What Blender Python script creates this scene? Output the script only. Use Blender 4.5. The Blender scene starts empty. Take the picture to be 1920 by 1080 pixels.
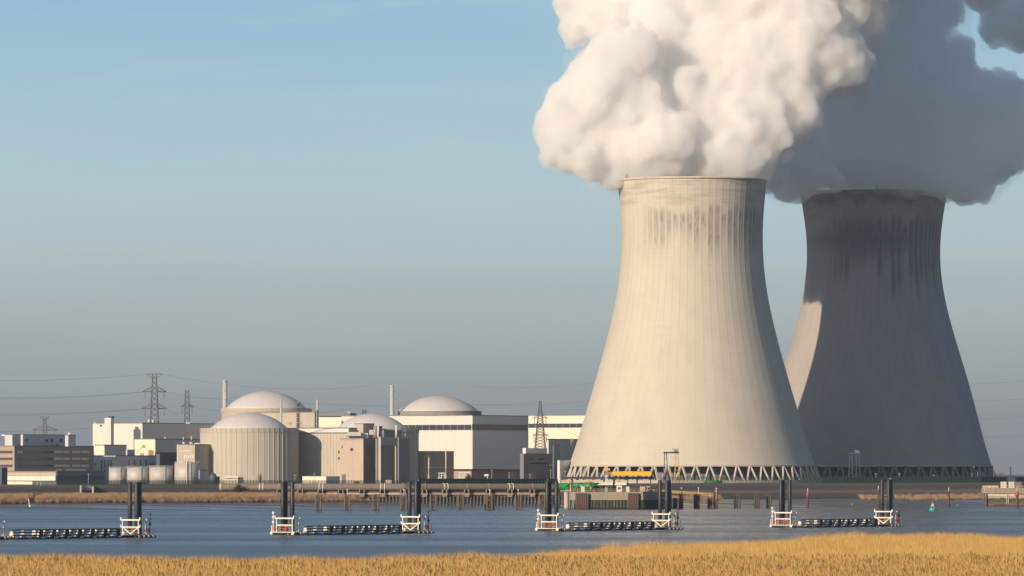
import bpy, math, random
import numpy as np
from mathutils import Vector, Matrix
R = math.radians
rnd = random.Random(7)
SC = bpy.context.scene
COL = SC.collection
# ------------------------------------------------------------------ camera, sky, sun, exposure
F, YH, HC = 11000.0, 875.0, 16.0          # focal length in photo pixels, eye-level row, eye height
cam = bpy.data.cameras.new('camera'); camo = bpy.data.objects.new('camera', cam); COL.objects.link(camo)
camo.location = (0, 0, HC); camo.rotation_euler = (R(90), 0, 0)
cam.sensor_width = 36; cam.lens = F / 1920 * 36; cam.shift_y = (YH - 540) / 1920
cam.clip_start = 5; cam.clip_end = 60000
SC.camera = camo
SUN_AZ, SUN_EL = 40.0, 16.5               # degrees to the left of the direction back to the camera
sd = Vector((-math.sin(R(SUN_AZ)) * math.cos(R(SUN_EL)), -math.cos(R(SUN_AZ)) * math.cos(R(SUN_EL)), math.sin(R(SUN_EL))))
sun = bpy.data.lights.new('sun', 'SUN'); suno = bpy.data.objects.new('sun', sun); COL.objects.link(suno)
sun.energy = 5.0; sun.angle = R(0.5); sun.color = (1.0, 0.80, 0.59)
suno.rotation_euler = sd.to_track_quat('Z', 'Y').to_euler(); suno.location = (-300, 0, 400)
SC.view_settings.view_transform = 'Standard'; SC.view_settings.look = 'None'
SC.view_settings.exposure = 0.12; SC.view_settings.gamma = 1
w = bpy.data.worlds.new('World'); SC.world = w; w.use_nodes = True
nt = w.node_tree; nt.nodes.clear()
N = nt.nodes.new; L = nt.links.new
out = N('ShaderNodeOutputWorld'); mix = N('ShaderNodeMixShader'); b1 = N('ShaderNodeBackground'); b2 = N('ShaderNodeBackground')
sky = N('ShaderNodeTexSky'); sky.sky_type = 'NISHITA'; sky.sun_disc = False
sky.sun_elevation = R(SUN_EL); sky.sun_rotation = math.atan2(sd.x, sd.y)
sky.air_density = 1.0; sky.dust_density = 1.0; sky.ozone_density = 1.5
b1.inputs['Strength'].default_value = 0.085; L(sky.outputs[0], b1.inputs[0])
tc = N('ShaderNodeTexCoord'); sep = N('ShaderNodeSeparateXYZ'); L(tc.outputs['Generated'], sep.inputs[0])
cr = N('ShaderNodeValToRGB')
mr = N('ShaderNodeMapRange'); mr.inputs[1].default_value = 0.0; mr.inputs[2].default_value = 0.16; L(sep.outputs[2], mr.inputs[0])
# faint cirrus streaks wobble the height that the low-sky colour is read at
mp = N('ShaderNodeMapping'); mp.inputs['Scale'].default_value = (7, 7, 70); mp.inputs['Rotation'].default_value = (0, R(4), 0); L(tc.outputs['Generated'], mp.inputs[0])
nz = N('ShaderNodeTexNoise'); nz.inputs['Scale'].default_value = 1.6; nz.inputs['Detail'].default_value = 5; L(mp.outputs[0], nz.inputs[0])
ml = N('ShaderNodeMath'); ml.operation = 'MULTIPLY_ADD'; ml.inputs[1].default_value = 0.07; ml.inputs[2].default_value = -0.035; L(nz.outputs[0], ml.inputs[0])
ad = N('ShaderNodeMath'); ad.operation = 'ADD'; L(mr.outputs[0], ad.inputs[0]); L(ml.outputs[0], ad.inputs[1])
L(ad.outputs[0], cr.inputs[0])
def s2l(c):
    return tuple(((v / 255) / 12.92 if v / 255 <= 0.04045 else ((v / 255 + 0.055) / 1.055) ** 2.4) for v in c) + (1,)
SKY = [(0.0, (130, 132, 134)), (0.05, (142, 145, 144)), (0.10, (160, 167, 163)), (0.16, (177, 188, 184)), (0.225, (183, 202, 202)), (0.30, (179, 205, 210)), (0.40, (163, 198, 213)), (0.50, (149, 188, 212)), (1.0, (88, 140, 196))]
e = cr.color_ramp.elements
e[0].position = 0; e[0].color = s2l(SKY[0][1]); e[1].position = 1; e[1].color = s2l(SKY[-1][1])
for p, c in SKY[1:-1]:
    n = e.new(p); n.color = s2l(c)
mp2 = N('ShaderNodeMapping'); mp2.inputs['Scale'].default_value = (11, 4, 95); mp2.inputs['Rotation'].default_value = (0, R(-7), 0); mp2.inputs['Location'].default_value = (3.1, 0, 1.4); L(tc.outputs['Generated'], mp2.inputs[0])
nz2 = N('ShaderNodeTexNoise'); nz2.inputs['Scale'].default_value = 1.0; nz2.inputs['Detail'].default_value = 7; nz2.inputs['Roughness'].default_value = .62; nz2.inputs['Distortion'].default_value = .6; L(mp2.outputs[0], nz2.inputs[0])
cm = N('ShaderNodeMapRange'); cm.interpolation_type = 'SMOOTHSTEP'; cm.inputs[1].default_value = .50; cm.inputs[2].default_value = .78; cm.inputs[4].default_value = .30; L(nz2.outputs[0], cm.inputs[0])
cz = N('ShaderNodeMapRange'); cz.interpolation_type = 'SMOOTHSTEP'; cz.inputs[1].default_value = .028; cz.inputs[2].default_value = .05; L(sep.outputs[2], cz.inputs[0])
cq = N('ShaderNodeMath'); cq.operation = 'MULTIPLY'; L(cm.outputs[0], cq.inputs[0]); L(cz.outputs[0], cq.inputs[1])
cc = N('ShaderNodeMix'); cc.data_type = 'RGBA'; L(cq.outputs[0], cc.inputs[0]); L(cr.outputs[0], cc.inputs[6]); cc.inputs[7].default_value = (.66, .70, .72, 1)
b2.inputs['Strength'].default_value = 1.0; L(cc.outputs[2], b2.inputs[0])
mf = N('ShaderNodeMapRange'); mf.interpolation_type = 'SMOOTHSTEP'; mf.inputs[1].default_value = 0.10; mf.inputs[2].default_value = 0.24; L(sep.outputs[2], mf.inputs[0])
L(mf.outputs[0], mix.inputs[0]); L(b2.outputs[0], mix.inputs[1]); L(b1.outputs[0], mix.inputs[2]); L(mix.outputs[0], out.inputs['Surface'])
cy = SC.cycles
cy.max_bounces = 42; cy.volume_bounces = 40; cy.diffuse_bounces = 4; cy.glossy_bounces = 3; cy.transparent_max_bounces = 24
cy.use_denoising = True; cy.sample_clamp_indirect = 6.0

# ------------------------------------------------------------------ helpers
def P(px, py, Y):                          # photo pixel at depth Y -> world point
    return Vector(((px - 960) / F * Y, Y, HC - (py - YH) / F * Y))
def ZY(py, Y): return HC - (py - YH) / F * Y
def XP(px, Y): return (px - 960) / F * Y

class MB:
    def __init__(s): s.v = []; s.f = []; s.m = []; s.smooth = False; s.cur = 0
    def add(s, vs, fs):
        b = len(s.v); s.v += [tuple(v) for v in vs]; s.f += [tuple(b + i for i in f) for f in fs]; s.m += [s.cur] * len(fs); return s
    def box(s, x0, y0, z0, x1, y1, z1):
        vs = [(x, y, z) for z in (z0, z1) for x, y in ((x0, y0), (x1, y0), (x1, y1), (x0, y1))]
        return s.add(vs, [(3, 2, 1, 0), (4, 5, 6, 7), (0, 1, 5, 4), (1, 2, 6, 5), (2, 3, 7, 6), (3, 0, 4, 7)])
    def cbox(s, c, sx, sy, sz, rz=0):
        ca, sa = math.cos(rz), math.sin(rz)
        vs = []
        for z in (-.5, .5):
            for x, y in ((-.5, -.5), (.5, -.5), (.5, .5), (-.5, .5)):
                vs.append((c[0] + x * sx * ca - y * sy * sa, c[1] + x * sx * sa + y * sy * ca, c[2] + z * sz))
        return s.add(vs, [(3, 2, 1, 0), (4, 5, 6, 7), (0, 1, 5, 4), (1, 2, 6, 5), (2, 3, 7, 6), (3, 0, 4, 7)])
    def prism(s, poly, z0, z1):
        n = len(poly)
        a = sum(poly[i][0] * poly[(i + 1) % n][1] - poly[(i + 1) % n][0] * poly[i][1] for i in range(n))
        if a < 0: poly = poly[::-1]
        z0s = z0 if isinstance(z0, (list, tuple)) else [z0] * n
        vs = [(p[0], p[1], z0s[i]) for i, p in enumerate(poly)] + [(p[0], p[1], z1) for p in poly]
        fs = [tuple(range(n))[::-1], tuple(range(n, 2 * n))] + [(i, (i + 1) % n, n + (i + 1) % n, n + i) for i in range(n)]
        return s.add(vs, fs)
    def beam(s, p, q, w_, h=None, up=None):
        p, q = Vector(p), Vector(q); h = h or w_
        d = (q - p).normalized(); u = Vector(up or ((0, 0, 1) if abs(d.z) < .95 else (0, 1, 0)))
        a = d.cross(u).normalized(); b = a.cross(d)
        vs = []
        for o in (p, q):
            for x, y in ((-.5, -.5), (.5, -.5), (.5, .5), (-.5, .5)): vs.append(o + a * x * w_ + b * y * h)
        return s.add(vs, [(3, 2, 1, 0), (4, 5, 6, 7), (0, 1, 5, 4), (1, 2, 6, 5), (2, 3, 7, 6), (3, 0, 4, 7)])
    def tube(s, p, q, r, n=10, r2=None, cap=True):
        p, q = Vector(p), Vector(q); r2 = r if r2 is None else r2
        d = (q - p).normalized(); u = Vector((0, 0, 1) if abs(d.z) < .95 else (0, 1, 0))
        a = d.cross(u).normalized(); b = a.cross(d); vs = []
        for o, rr in ((p, r), (q, r2)):
            for i in range(n):
                t = 2 * math.pi * i / n; vs.append(o + a * math.cos(t) * rr + b * math.sin(t) * rr)
        fs = [(i, (i + 1) % n, n + (i + 1) % n, n + i) for i in range(n)]
        if cap: fs += [tuple(range(n))[::-1], tuple(range(n, 2 * n))]
        return s.add(vs, fs)
    def lathe(s, c, prof, n=48, closed=False, bump=None):
        vs = []; m = len(prof)
        for r, z in prof:
            for i in range(n):
                t = 2 * math.pi * i / n; rr = r + (bump(i, z) if bump else 0)
                vs.append((c[0] + rr * math.cos(t), c[1] + rr * math.sin(t), c[2] + z))
        fs = [(j * n + i, j * n + (i + 1) % n, (j + 1) * n + (i + 1) % n, (j + 1) * n + i) for j in range(m - 1) for i in range(n)]
        if prof[0][0] > 1e-4 and not closed: fs.append(tuple(range(n))[::-1])
        if prof[-1][0] > 1e-4 and not closed: fs.append(tuple(range((m - 1) * n, m * n)))
        return s.add(vs, fs)
    def ball(s, c, rx, ry=None, rz=None, n=10, m=6):
        ry = ry or rx; rz = rz or rx
        vs = [(c[0], c[1], c[2] - rz)]
        for j in range(1, m):
            a = math.pi * j / m - math.pi / 2
            for i in range(n):
                t = 2 * math.pi * i / n
                vs.append((c[0] + rx * math.cos(a) * math.cos(t), c[1] + ry * math.cos(a) * math.sin(t), c[2] + rz * math.sin(a)))
        vs.append((c[0], c[1], c[2] + rz)); k = len(vs) - 1
        fs = [(0, 1 + (i + 1) % n, 1 + i) for i in range(n)]
        for j in range(m - 2):
            for i in range(n):
                a = 1 + j * n + i; b = 1 + j * n + (i + 1) % n; fs.append((a, b, b + n, a + n))
        fs += [(k, 1 + (m - 2) * n + i, 1 + (m - 2) * n + (i + 1) % n) for i in range(n)]
        return s.add(vs, fs)

ROOT = {}
def thing(name, label, cat, loc=(0, 0, 0), rz=0, group=None):
    o = bpy.data.objects.new(name, None); COL.objects.link(o)
    o.empty_display_size = 2; o.location = loc; o.rotation_euler = (0, 0, rz)
    o['label'] = label; o['category'] = cat
    if group: o['group'] = group
    ROOT[o.name] = Matrix.Translation(Vector(loc)) @ Matrix.Rotation(rz, 4, 'Z')
    return o
def part(name, mb, m, parent=None, smooth=False, local=False, label=None):
    me = bpy.data.meshes.new(name)
    vs = mb.v
    if parent is not None and not local:
        top = parent
        while top.parent: top = top.parent
        inv = ROOT[top.name].inverted()
        A = np.array(vs); M = np.array(inv); vs = (A @ M[:3, :3].T + M[:3, 3]).tolist()
    me.from_pydata(vs, [], mb.f)
    ms = m if isinstance(m, (list, tuple)) else [m]
    for x in ms: me.materials.append(x)
    if len(ms) > 1: me.polygons.foreach_set('material_index', mb.m)
    if smooth: me.polygons.foreach_set('use_smooth', [len(f) <= 4 or smooth == 2 for f in mb.f])
    me.update()
    o = bpy.data.objects.new(name, me); COL.objects.link(o)
    if parent is not None: o.parent = parent
    if label: o['label'] = label
    return o
def tag(o, label, cat=None, group=None, kind=None):
    if label: o['label'] = label
    if cat: o['category'] = cat
    if group: o['group'] = group
    if kind: o['kind'] = kind
    return o
def copy_tree(o, parent=None, loc=None, rz=None, label=None):
    c = o.copy(); COL.objects.link(c); c.parent = parent
    if loc is not None: c.location = loc
    if rz is not None: c.rotation_euler = (0, 0, rz)
    if label: c['label'] = label
    for ch in list(o.children): copy_tree(ch, c)
    return c
def single(name, mb, m, label, cat, group=None, smooth=False):
    me_v = np.array(mb.v); b = (me_v.min(0) + me_v.max(0)) / 2; b[2] = me_v[:, 2].min()
    mb.v = [tuple(x) for x in (me_v - b)]
    o = part(name, mb, m, None, smooth); o.location = b
    return tag(o, label, cat, group)

# ------------------------------------------------------------------ materials
class NG:                                   # tiny node helper
    def __init__(s, name):
        s.m = bpy.data.materials.new(name); s.m.use_nodes = True; s.t = s.m.node_tree
        s.b = s.t.nodes['Principled BSDF']; s.o = s.t.nodes['Material Output']
    def n(s, typ, **kw):
        x = s.t.nodes.new(typ)
        for k, v in kw.items(): setattr(x, k, v)
        return x
    def set(s, sock, v):
        if isinstance(v, bpy.types.NodeSocket): s.t.links.new(v, sock)
        else: sock.default_value = v
    def math(s, op, a, b=0.0, c=0.0, clamp=False):
        x = s.n('ShaderNodeMath', operation=op, use_clamp=clamp)
        for i, v in enumerate((a, b, c)): s.set(x.inputs[i], v)
        return x.outputs[0]
    def noise(s, vec, scale, detail=3, rough=.5):
        x = s.n('ShaderNodeTexNoise'); s.set(x.inputs['Vector'], vec); x.inputs['Scale'].default_value = scale
        x.inputs['Detail'].default_value = detail; x.inputs['Roughness'].default_value = rough; return x.outputs[0]
    def mapping(s, vec, scale=(1, 1, 1), loc=(0, 0, 0), rot=(0, 0, 0)):
        x = s.n('ShaderNodeMapping'); s.set(x.inputs[0], vec); x.inputs['Scale'].default_value = scale
        x.inputs['Location'].default_value = loc; x.inputs['Rotation'].default_value = rot; return x.outputs[0]
    def smooth(s, v, a, b, lo=0.0, hi=1.0):
        x = s.n('ShaderNodeMapRange', interpolation_type='SMOOTHSTEP'); s.set(x.inputs[0], v)
        for i, q in enumerate((a, b, lo, hi)): x.inputs[i + 1].default_value = q
        return x.outputs[0]
    def mix(s, f, a, b, mode='MIX'):
        x = s.n('ShaderNodeMix', data_type='RGBA', blend_type=mode); s.set(x.inputs[0], f)
        s.set(x.inputs[6], a if isinstance(a, bpy.types.NodeSocket) else tuple(a)[:3] + (1,))
        s.set(x.inputs[7], b if isinstance(b, bpy.types.NodeSocket) else tuple(b)[:3] + (1,)); return x.outputs[2]
    def obj(s): return s.n('ShaderNodeTexCoord').outputs['Object']
    def pos(s): return s.n('ShaderNodeNewGeometry').outputs['Position']
    def rgb(s, v, g):                       # multiply a colour by a grey value
        c = s.n('ShaderNodeCombineColor'); [s.set(c.inputs[i], g) for i in range(3)]
        return s.mix(1.0, v, c.outputs[0], 'MULTIPLY')
    def bump(s, h, strength=.3, dist=.1):
        x = s.n('ShaderNodeBump'); x.inputs['Strength'].default_value = strength; x.inputs['Distance'].default_value = dist
        s.set(x.inputs['Height'], h); s.t.links.new(x.outputs[0], s.b.inputs['Normal'])
    def base(s, c): s.set(s.b.inputs['Base Color'], c if isinstance(c, bpy.types.NodeSocket) else tuple(c)[:3] + (1,))

def mat(name, col, rough=.7, metal=0.0, var=.12, scale=.35, streak=True, stripes=None, dirt=.0):
    g = NG(name); p = g.pos()
    n1 = g.noise(g.mapping(p, (1, 1, .25 if streak else 1)), scale, 4, .6)
    v = g.math('MULTIPLY_ADD', n1, 2 * var, 1 - var)
    if dirt:
        n2 = g.noise(g.mapping(p, (1, 1, .06)), scale * 3, 3, .6)
        v = g.math('MULTIPLY', v, g.smooth(n2, .5, .8, 1.0, 1 - dirt))
    if stripes:                             # (axis period metres along the face, depth)
        per, dep = stripes
        s_ = g.n('ShaderNodeSeparateXYZ'); g.set(s_.inputs[0], p)
        fr = g.math('FRACT', g.math('DIVIDE', g.math('ADD', s_.outputs[0], s_.outputs[1]), per))
        v = g.math('MULTIPLY', v, g.smooth(fr, 0.0, .12, 1 - dep, 1.0))
    g.base(g.rgb(col, v)); g.b.inputs['Roughness'].default_value = rough; g.b.inputs['Metallic'].default_value = metal
    return g.m

M = {}
M['white'] = mat('white_cladding', (.62, .595, .55), .6, var=.05, stripes=(1.8, .09), dirt=.06)
M['cream'] = mat('cream_cladding', (.76, .66, .52), .6, var=.04)
M['palegrey'] = mat('pale_grey_panel', (.62, .63, .65), .6, var=.06)
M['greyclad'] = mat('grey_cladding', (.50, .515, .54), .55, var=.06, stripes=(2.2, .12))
M['darkgrey'] = mat('dark_grey', (.16, .165, .18), .6, var=.1)
M['brown'] = mat('brown_brick', (.36, .285, .23), .8, var=.06)
M['tan'] = mat('tan_concrete', (.46, .38, .30), .8, var=.1, dirt=.2)
M['concrete'] = mat('weathered_concrete', (.44, .39, .32), .85, var=.14, dirt=.25)
M['reactor'] = mat('reactor_concrete', (.46, .425, .36), .85, var=.08, dirt=.16)
M['dome'] = mat('dome_coating', (.60, .585, .57), .6, var=.07, dirt=.14)
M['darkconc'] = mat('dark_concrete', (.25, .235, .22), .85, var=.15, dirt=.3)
M['glass'] = mat('dark_glazing', (.05, .055, .065), .12, var=.1)
M['glassreflect'] = mat('painted_reflection', (.95, .80, .60), .35, var=.25, scale=1.2, streak=False)  # pale warm pane colour paints bright reflections in the glass
M['steel'] = mat('galvanised_steel', (.52, .51, .49), .5, .15, var=.12)
M['tank'] = mat('tank_steel', (.48, .46, .43), .6, .1, var=.16, scale=.2, dirt=.15)
M['lattice'] = mat('lattice_steel', (.10, .105, .12), .6, .2)
M['black'] = mat('black_rubber', (.018, .018, .021), .5, var=.2)
M['pile'] = mat('tarred_pile', (.026, .027, .03), .5, var=.3, scale=1.0)
M['whitepaint'] = mat('white_paint', (.68, .65, .57), .5, var=.14, scale=1.5, dirt=.35)
M['yellow'] = mat('yellow_paint', (.80, .42, .02), .5, var=.08)
M['yellowdull'] = mat('dull_yellow', (.50, .33, .10), .6, var=.2)
M['green'] = mat('green_paint', (.02, .20, .06), .45, var=.1)
M['teal'] = mat('teal_paint', (.01, .38, .30), .45, var=.1)
M['red'] = mat('red_paint', (.42, .03, .03), .6, var=.1)
M['rust'] = mat('rusty_steel', (.095, .06, .048), .85, var=.3, dirt=.4)
M['wood'] = mat('weathered_timber', (.13, .105, .085), .9, var=.35, scale=1.5)
M['bluesteel'] = mat('blue_grey_steel', (.04, .055, .08), .6, var=.1)
M['navy'] = mat('dark_blue_cladding', (.06, .085, .12), .6, var=.08)
M['pipe'] = mat('conduit_concrete', (.20, .165, .135), .85, var=.2, scale=.6, dirt=.35)
M['fence'] = mat('green_mesh_fence', (.03, .065, .06), .8, var=.2)
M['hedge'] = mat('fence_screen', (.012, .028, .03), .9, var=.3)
M['ochre'] = mat('ochre_beam', (.48, .36, .26), .8, var=.15)
M['bark'] = mat('bark', (.09, .065, .05), .9)
M['bushdark'] = mat('bush_leaf', (.04, .045, .025), .9, var=.3)
M['bushred'] = mat('red_twigs', (.15, .075, .05), .9, var=.3)
def sheet_mat():
    g = NG('green_sheet_piling'); p = g.pos(); s_ = g.n('ShaderNodeSeparateXYZ'); g.set(s_.inputs[0], p)
    n = g.noise(g.mapping(p, (1, 1, .2)), 1.2, 3)
    c = g.mix(g.smooth(n, .4, .7), (.035, .06, .035), (.09, .085, .06))
    c = g.mix(g.smooth(s_.outputs[2], .2, .9), (.02, .02, .02), c)
    g.base(c); g.b.inputs['Roughness'].default_value = .9; return g.m
M['sheet'] = sheet_mat()
def quay_mat():                             # algae-stained concrete that stands in the tide
    g = NG('tidal_concrete'); p = g.pos(); s_ = g.n('ShaderNodeSeparateXYZ'); g.set(s_.inputs[0], p)
    n = g.noise(p, .35, 4); hh = g.math('ADD', s_.outputs[2], g.math('MULTIPLY', n, 2.0))
    c = g.mix(g.smooth(hh, 1.0, 1.8), (.03, .03, .025), (.13, .10, .07))
    c = g.mix(g.smooth(hh, 2.2, 3.0), c, (.07, .075, .04)); c = g.mix(g.smooth(hh, 4.0, 4.5), c, (.38, .33, .26))
    g.base(c); g.b.inputs['Roughness'].default_value = .9; return g.m
M['quay'] = quay_mat()

def tower_mat(name, heavy):
    g = NG(name); p = g.obj(); s_ = g.n('ShaderNodeSeparateXYZ'); g.set(s_.inputs[0], p)
    x, y, z = s_.outputs
    ang = g.math('ARCTAN2', x, g.math('MULTIPLY', y, -1))       # 0 at the side towards the river
    pan = g.math('MULTIPLY', ang, 64 / (2 * math.pi))
    cid = g.math('FLOOR', pan); fr = g.math('FRACT', pan)
    wn = g.n('ShaderNodeTexWhiteNoise', noise_dimensions='1D'); g.set(wn.inputs['W'], cid)
    rv = wn.outputs['Value']
    cv = g.n('ShaderNodeCombineXYZ'); g.set(cv.inputs[0], g.math('MULTIPLY', ang, 40)); g.set(cv.inputs[1], g.math('MULTIPLY', z, 1.0))
    fine = g.noise(g.mapping(cv.outputs[0], (1.6, .22, 1)), 1.0, 5, .65)
    broad = g.noise(g.mapping(cv.outputs[0], (.12, .05, 1)), 1.0, 4, .6)
    lifts = g.noise(g.mapping(cv.outputs[0], (.02, .9, 1)), 1.0, 2, .7)      # pour lines of the formwork
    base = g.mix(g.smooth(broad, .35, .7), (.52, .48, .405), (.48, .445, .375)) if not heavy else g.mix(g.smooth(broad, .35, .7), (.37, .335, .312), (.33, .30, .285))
    v = g.math('MULTIPLY_ADD', lifts, .10, .95)
    # joints between the meridional strips, strongest high up
    jt = g.math('ABSOLUTE', g.math('SUBTRACT', fr, .5))
    joint = g.smooth(jt, .455, .5)
    jz = g.math('MULTIPLY', g.smooth(z, 30, 120, .12, .42), g.math('MULTIPLY_ADD', fine, 1.4, -.1, True))
    v = g.math('MULTIPLY', v, g.math('SUBTRACT', 1.0, g.math('MULTIPLY', joint, jz)))
    base = g.rgb(base, v)
    ztop = 154.0 if not heavy else 156.0
    # soot runs: start at one level and hang to different depths in each strip
    cv2 = g.n('ShaderNodeCombineXYZ'); g.set(cv2.inputs[0], g.math('MULTIPLY', ang, 85)); g.set(cv2.inputs[1], g.math('MULTIPLY', z, .16)); 
    run = g.noise(cv2.outputs[0], 1.0, 6, .72)
    start = g.math('ADD', ztop - 14, g.math('MULTIPLY', rv, 6.0))
    up = g.smooth(g.math('SUBTRACT', z, start), 6.0, 11.0, 1.0, 0.0)
    ln = g.math('MULTIPLY_ADD', rv, -16.0 if not heavy else -30, ztop - 10 if not heavy else ztop - 16)
    dn = g.smooth(g.math('SUBTRACT', z, ln), -12.0, 6.0, 0.0, 1.0)
    amask = g.math('MULTIPLY', g.smooth(ang, -.95, -.45), g.smooth(ang, 1.2, 1.7, 1.0, 0.0))
    half = g.smooth(g.math('ABSOLUTE', g.math('SUBTRACT', fr, .3)), .30, .44, 1.0, .30)
    thr = g.smooth(run, .42, .62)
    soot = g.math('MULTIPLY', g.math('MULTIPLY', up, dn), g.math('MULTIPLY', amask, g.math('MULTIPLY', half, thr)))
    veil = g.math('MULTIPLY', g.math('MULTIPLY', up, dn), g.math('MULTIPLY', amask, g.math('MULTIPLY', half, .30 if not heavy else .5)))
    soot = g.math('MAXIMUM', g.math('MULTIPLY', soot, .78), veil)
    if heavy:
        rim = g.smooth(g.math('ADD', z, g.math('MULTIPLY', broad, 10)), 166, 171)
        c3 = g.math('ADD', g.math('MULTIPLY', g.math('ABSOLUTE', g.math('ADD', ang, .25)), 14), g.math('ABSOLUTE', g.math('SUBTRACT', z, 142)))
        blot = g.smooth(g.math('ADD', c3, g.math('MULTIPLY', broad, 16)), 12, 30, .75, 0)
        soot = g.math('MAXIMUM', soot, g.math('MAXIMUM', g.math('MULTIPLY', rim, .45), g.math('MULTIPLY', blot, g.math('MULTIPLY_ADD', fine, .9, .3, True))))
    c = g.mix(soot, base, (.075, .07, .075))
    # greenish grey weathering near the rim in level bands
    bandn = g.noise(g.mapping(cv.outputs[0], (.05, .35, 1)), 1.0, 4, .6)
    bm = g.math('MULTIPLY', g.smooth(z, 150, 158), g.smooth(bandn, .45, .62, 0, .45))
    c = g.mix(bm, c, (.27, .245, .20))
    g.base(c); g.b.inputs['Roughness'].default_value = .9
    return g.m
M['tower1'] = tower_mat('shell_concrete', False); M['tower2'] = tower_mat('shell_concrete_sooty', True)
M['legc'] = mat('leg_concrete', (.44, .40, .33), .85, var=.08)
M['fill'] = mat('fill_panels', (.16, .17, .19), .8, var=.3, scale=.12, stripes=(3.1, .5))

# ------------------------------------------------------------------ terrain and water
def shoreY(X): return 2180 + .87 * X
def struct(name, mb, m, label=None, smooth=False):
    o = part(name, mb, m, None, smooth); o['kind'] = 'structure'
    return o
def water_mat():
    g = NG('river_water'); p = g.pos()
    a = g.noise(g.mapping(p, (1.0, .45, 1), rot=(0, 0, .5)), 1.1, 4, .7)
    b = g.noise(g.mapping(p, (1, .35, 1)), .10, 3, .6)
    c = g.noise(g.mapping(p, (.25, 1, 1), rot=(0, 0, -.25)), .018, 4, .6)
    h = g.math('ADD', g.math('MULTIPLY', a, 1.0), g.math('MULTIPLY', b, .5))
    d_ = g.noise(g.mapping(p, (.16, 1, 1), rot=(0, 0, .12)), .012, 3, .5)
    g.base(g.mix(g.smooth(d_, .35, .75), (.042, .050, .060), (.085, .093, .102)))
    g.set(g.b.inputs['Roughness'], g.smooth(d_, .35, .75, .22, .36))
    g.b.inputs['IOR'].default_value = 1.33
    g.bump(h, 1.0, .30); return g.m
M['water'] = water_mat()
mb = MB()
xs = [-9000, -600, 600, 9000]; ys = [-300, 300, 1200, 2600, 12000]
mb.v = [(x, y, 0) for y in ys for x in xs]
mb.f = [(j * 4 + i, j * 4 + i + 1, j * 4 + i + 5, j * 4 + i + 4) for j in range(4) for i in range(3)]; mb.m = [0] * len(mb.f)
# water only as far as the bank: the land sheet lies above it further on
struct('river', mb, M['water'])

def hsh(x, y): 
    v = math.sin(x * 12.9898 + y * 78.233) * 43758.5453; return v - math.floor(v)
def vnoise(x, y):
    xi, yi = math.floor(x), math.floor(y); fx, fy = x - xi, y - yi; fx = fx * fx * (3 - 2 * fx); fy = fy * fy * (3 - 2 * fy)
    a, b, c, d = hsh(xi, yi), hsh(xi + 1, yi), hsh(xi, yi + 1), hsh(xi + 1, yi + 1)
    return (a + (b - a) * fx) * (1 - fy) + (c + (d - c) * fx) * fy - .5
def lerp_tab(t, tab):
    if t <= tab[0][0]: return tab[0][1]
    for (a, va), (b, vb) in zip(tab, tab[1:]):
        if t <= b: return va + (vb - va) * (t - a) / (b - a)
    return tab[-1][1]
PL = [(-400, -6), (-40, -1.2), (0, -.05), (60, .7), (120, 2.1), (130, 2.5), (136, 3.6), (178, 4.7), (192, 5.2), (236, 8.5), (244, 8.6), (262, 7.0), (300, 7.0)]
PR = [(-400, -6), (-40, -1.2), (0, -.25), (60, .35), (118, 1.9), (126, 2.3), (150, 4.6), (160, 5.2), (178, 5.7), (236, 8.9), (244, 9.0), (262, 7.0), (300, 7.0)]
def terr(X, wv):
    k = min(1, max(0, (X - 35) / 30)); z = lerp_tab(wv, PL) * (1 - k) + lerp_tab(wv, PR) * k
    if 20 < wv < 255: z += .25 * vnoise(X / 14, wv / 9) + .12 * vnoise(X / 5, wv / 4)
    return z
def strip(wlist, xlist):
    mb = MB(); n = len(xlist)
    for wv in wlist:
        for X in xlist: mb.v.append((X, shoreY(X) + wv, terr(X, wv)))
    for j in range(len(wlist) - 1):
        for i in range(n - 1): mb.f.append((j * n + i, j * n + i + 1, (j + 1) * n + i + 1, (j + 1) * n + i)); mb.m.append(0)
    return mb
def frange(a, b, s): 
    r = []; 
    while a < b - 1e-6: r.append(a); a += s
    return r + [b]
XL = [-1500, -900, -500] + frange(-320, 360, 5) + [520, 900, 1500]
def mud_mat():
    g = NG('wet_mud'); p = g.pos()
    n = g.noise(g.mapping(p, (.12, 1, 1), rot=(0, 0, .3)), .05, 4, .6)
    g.base(g.mix(g.smooth(n, .35, .65), (.055, .055, .055), (.10, .095, .085)))
    g.set(g.b.inputs['Roughness'], g.smooth(n, .38, .62, .16, .5))
    g.bump(g.noise(g.mapping(p, (1, .3, 1)), .5, 3), .35, .12); return g.m
M['mud'] = mud_mat()
struct('mudflat', strip([-400, -40, 0, 20, 40, 60, 80, 100, 120, 130], XL), M['mud'], smooth=True)
def bank_mat():
    g = NG('dike_turf'); p = g.pos(); s_ = g.n('ShaderNodeSeparateXYZ'); g.set(s_.inputs[0], p)
    n = g.noise(g.mapping(p, (.35, 1, 1)), .12, 5, .65); n2 = g.noise(p, .9, 3)
    zz = g.math('ADD', s_.outputs[2], g.math('MULTIPLY', g.math('SUBTRACT', n, .5), 1.6))
    dark = (.055, .045, .035); 
    c = g.mix(g.smooth(zz, 2.6, 3.6), (.035, .033, .03), (.07, .06, .05))
    c = g.mix(g.smooth(zz, 4.9, 5.2), c, (.17, .12, .08)); c = g.mix(g.smooth(zz, 6.0, 6.4), c, (.06, .05, .038))
    c = g.mix(g.smooth(zz, 7.6, 7.9), c, (.10, .08, .06))
    g.base(g.rgb(c, g.math('MULTIPLY_ADD', n2, .7, .6))); g.b.inputs['Roughness'].default_value = 1.0
    g.bump(n2, .6, .3); return g.m
M['bank'] = bank_mat()
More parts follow.
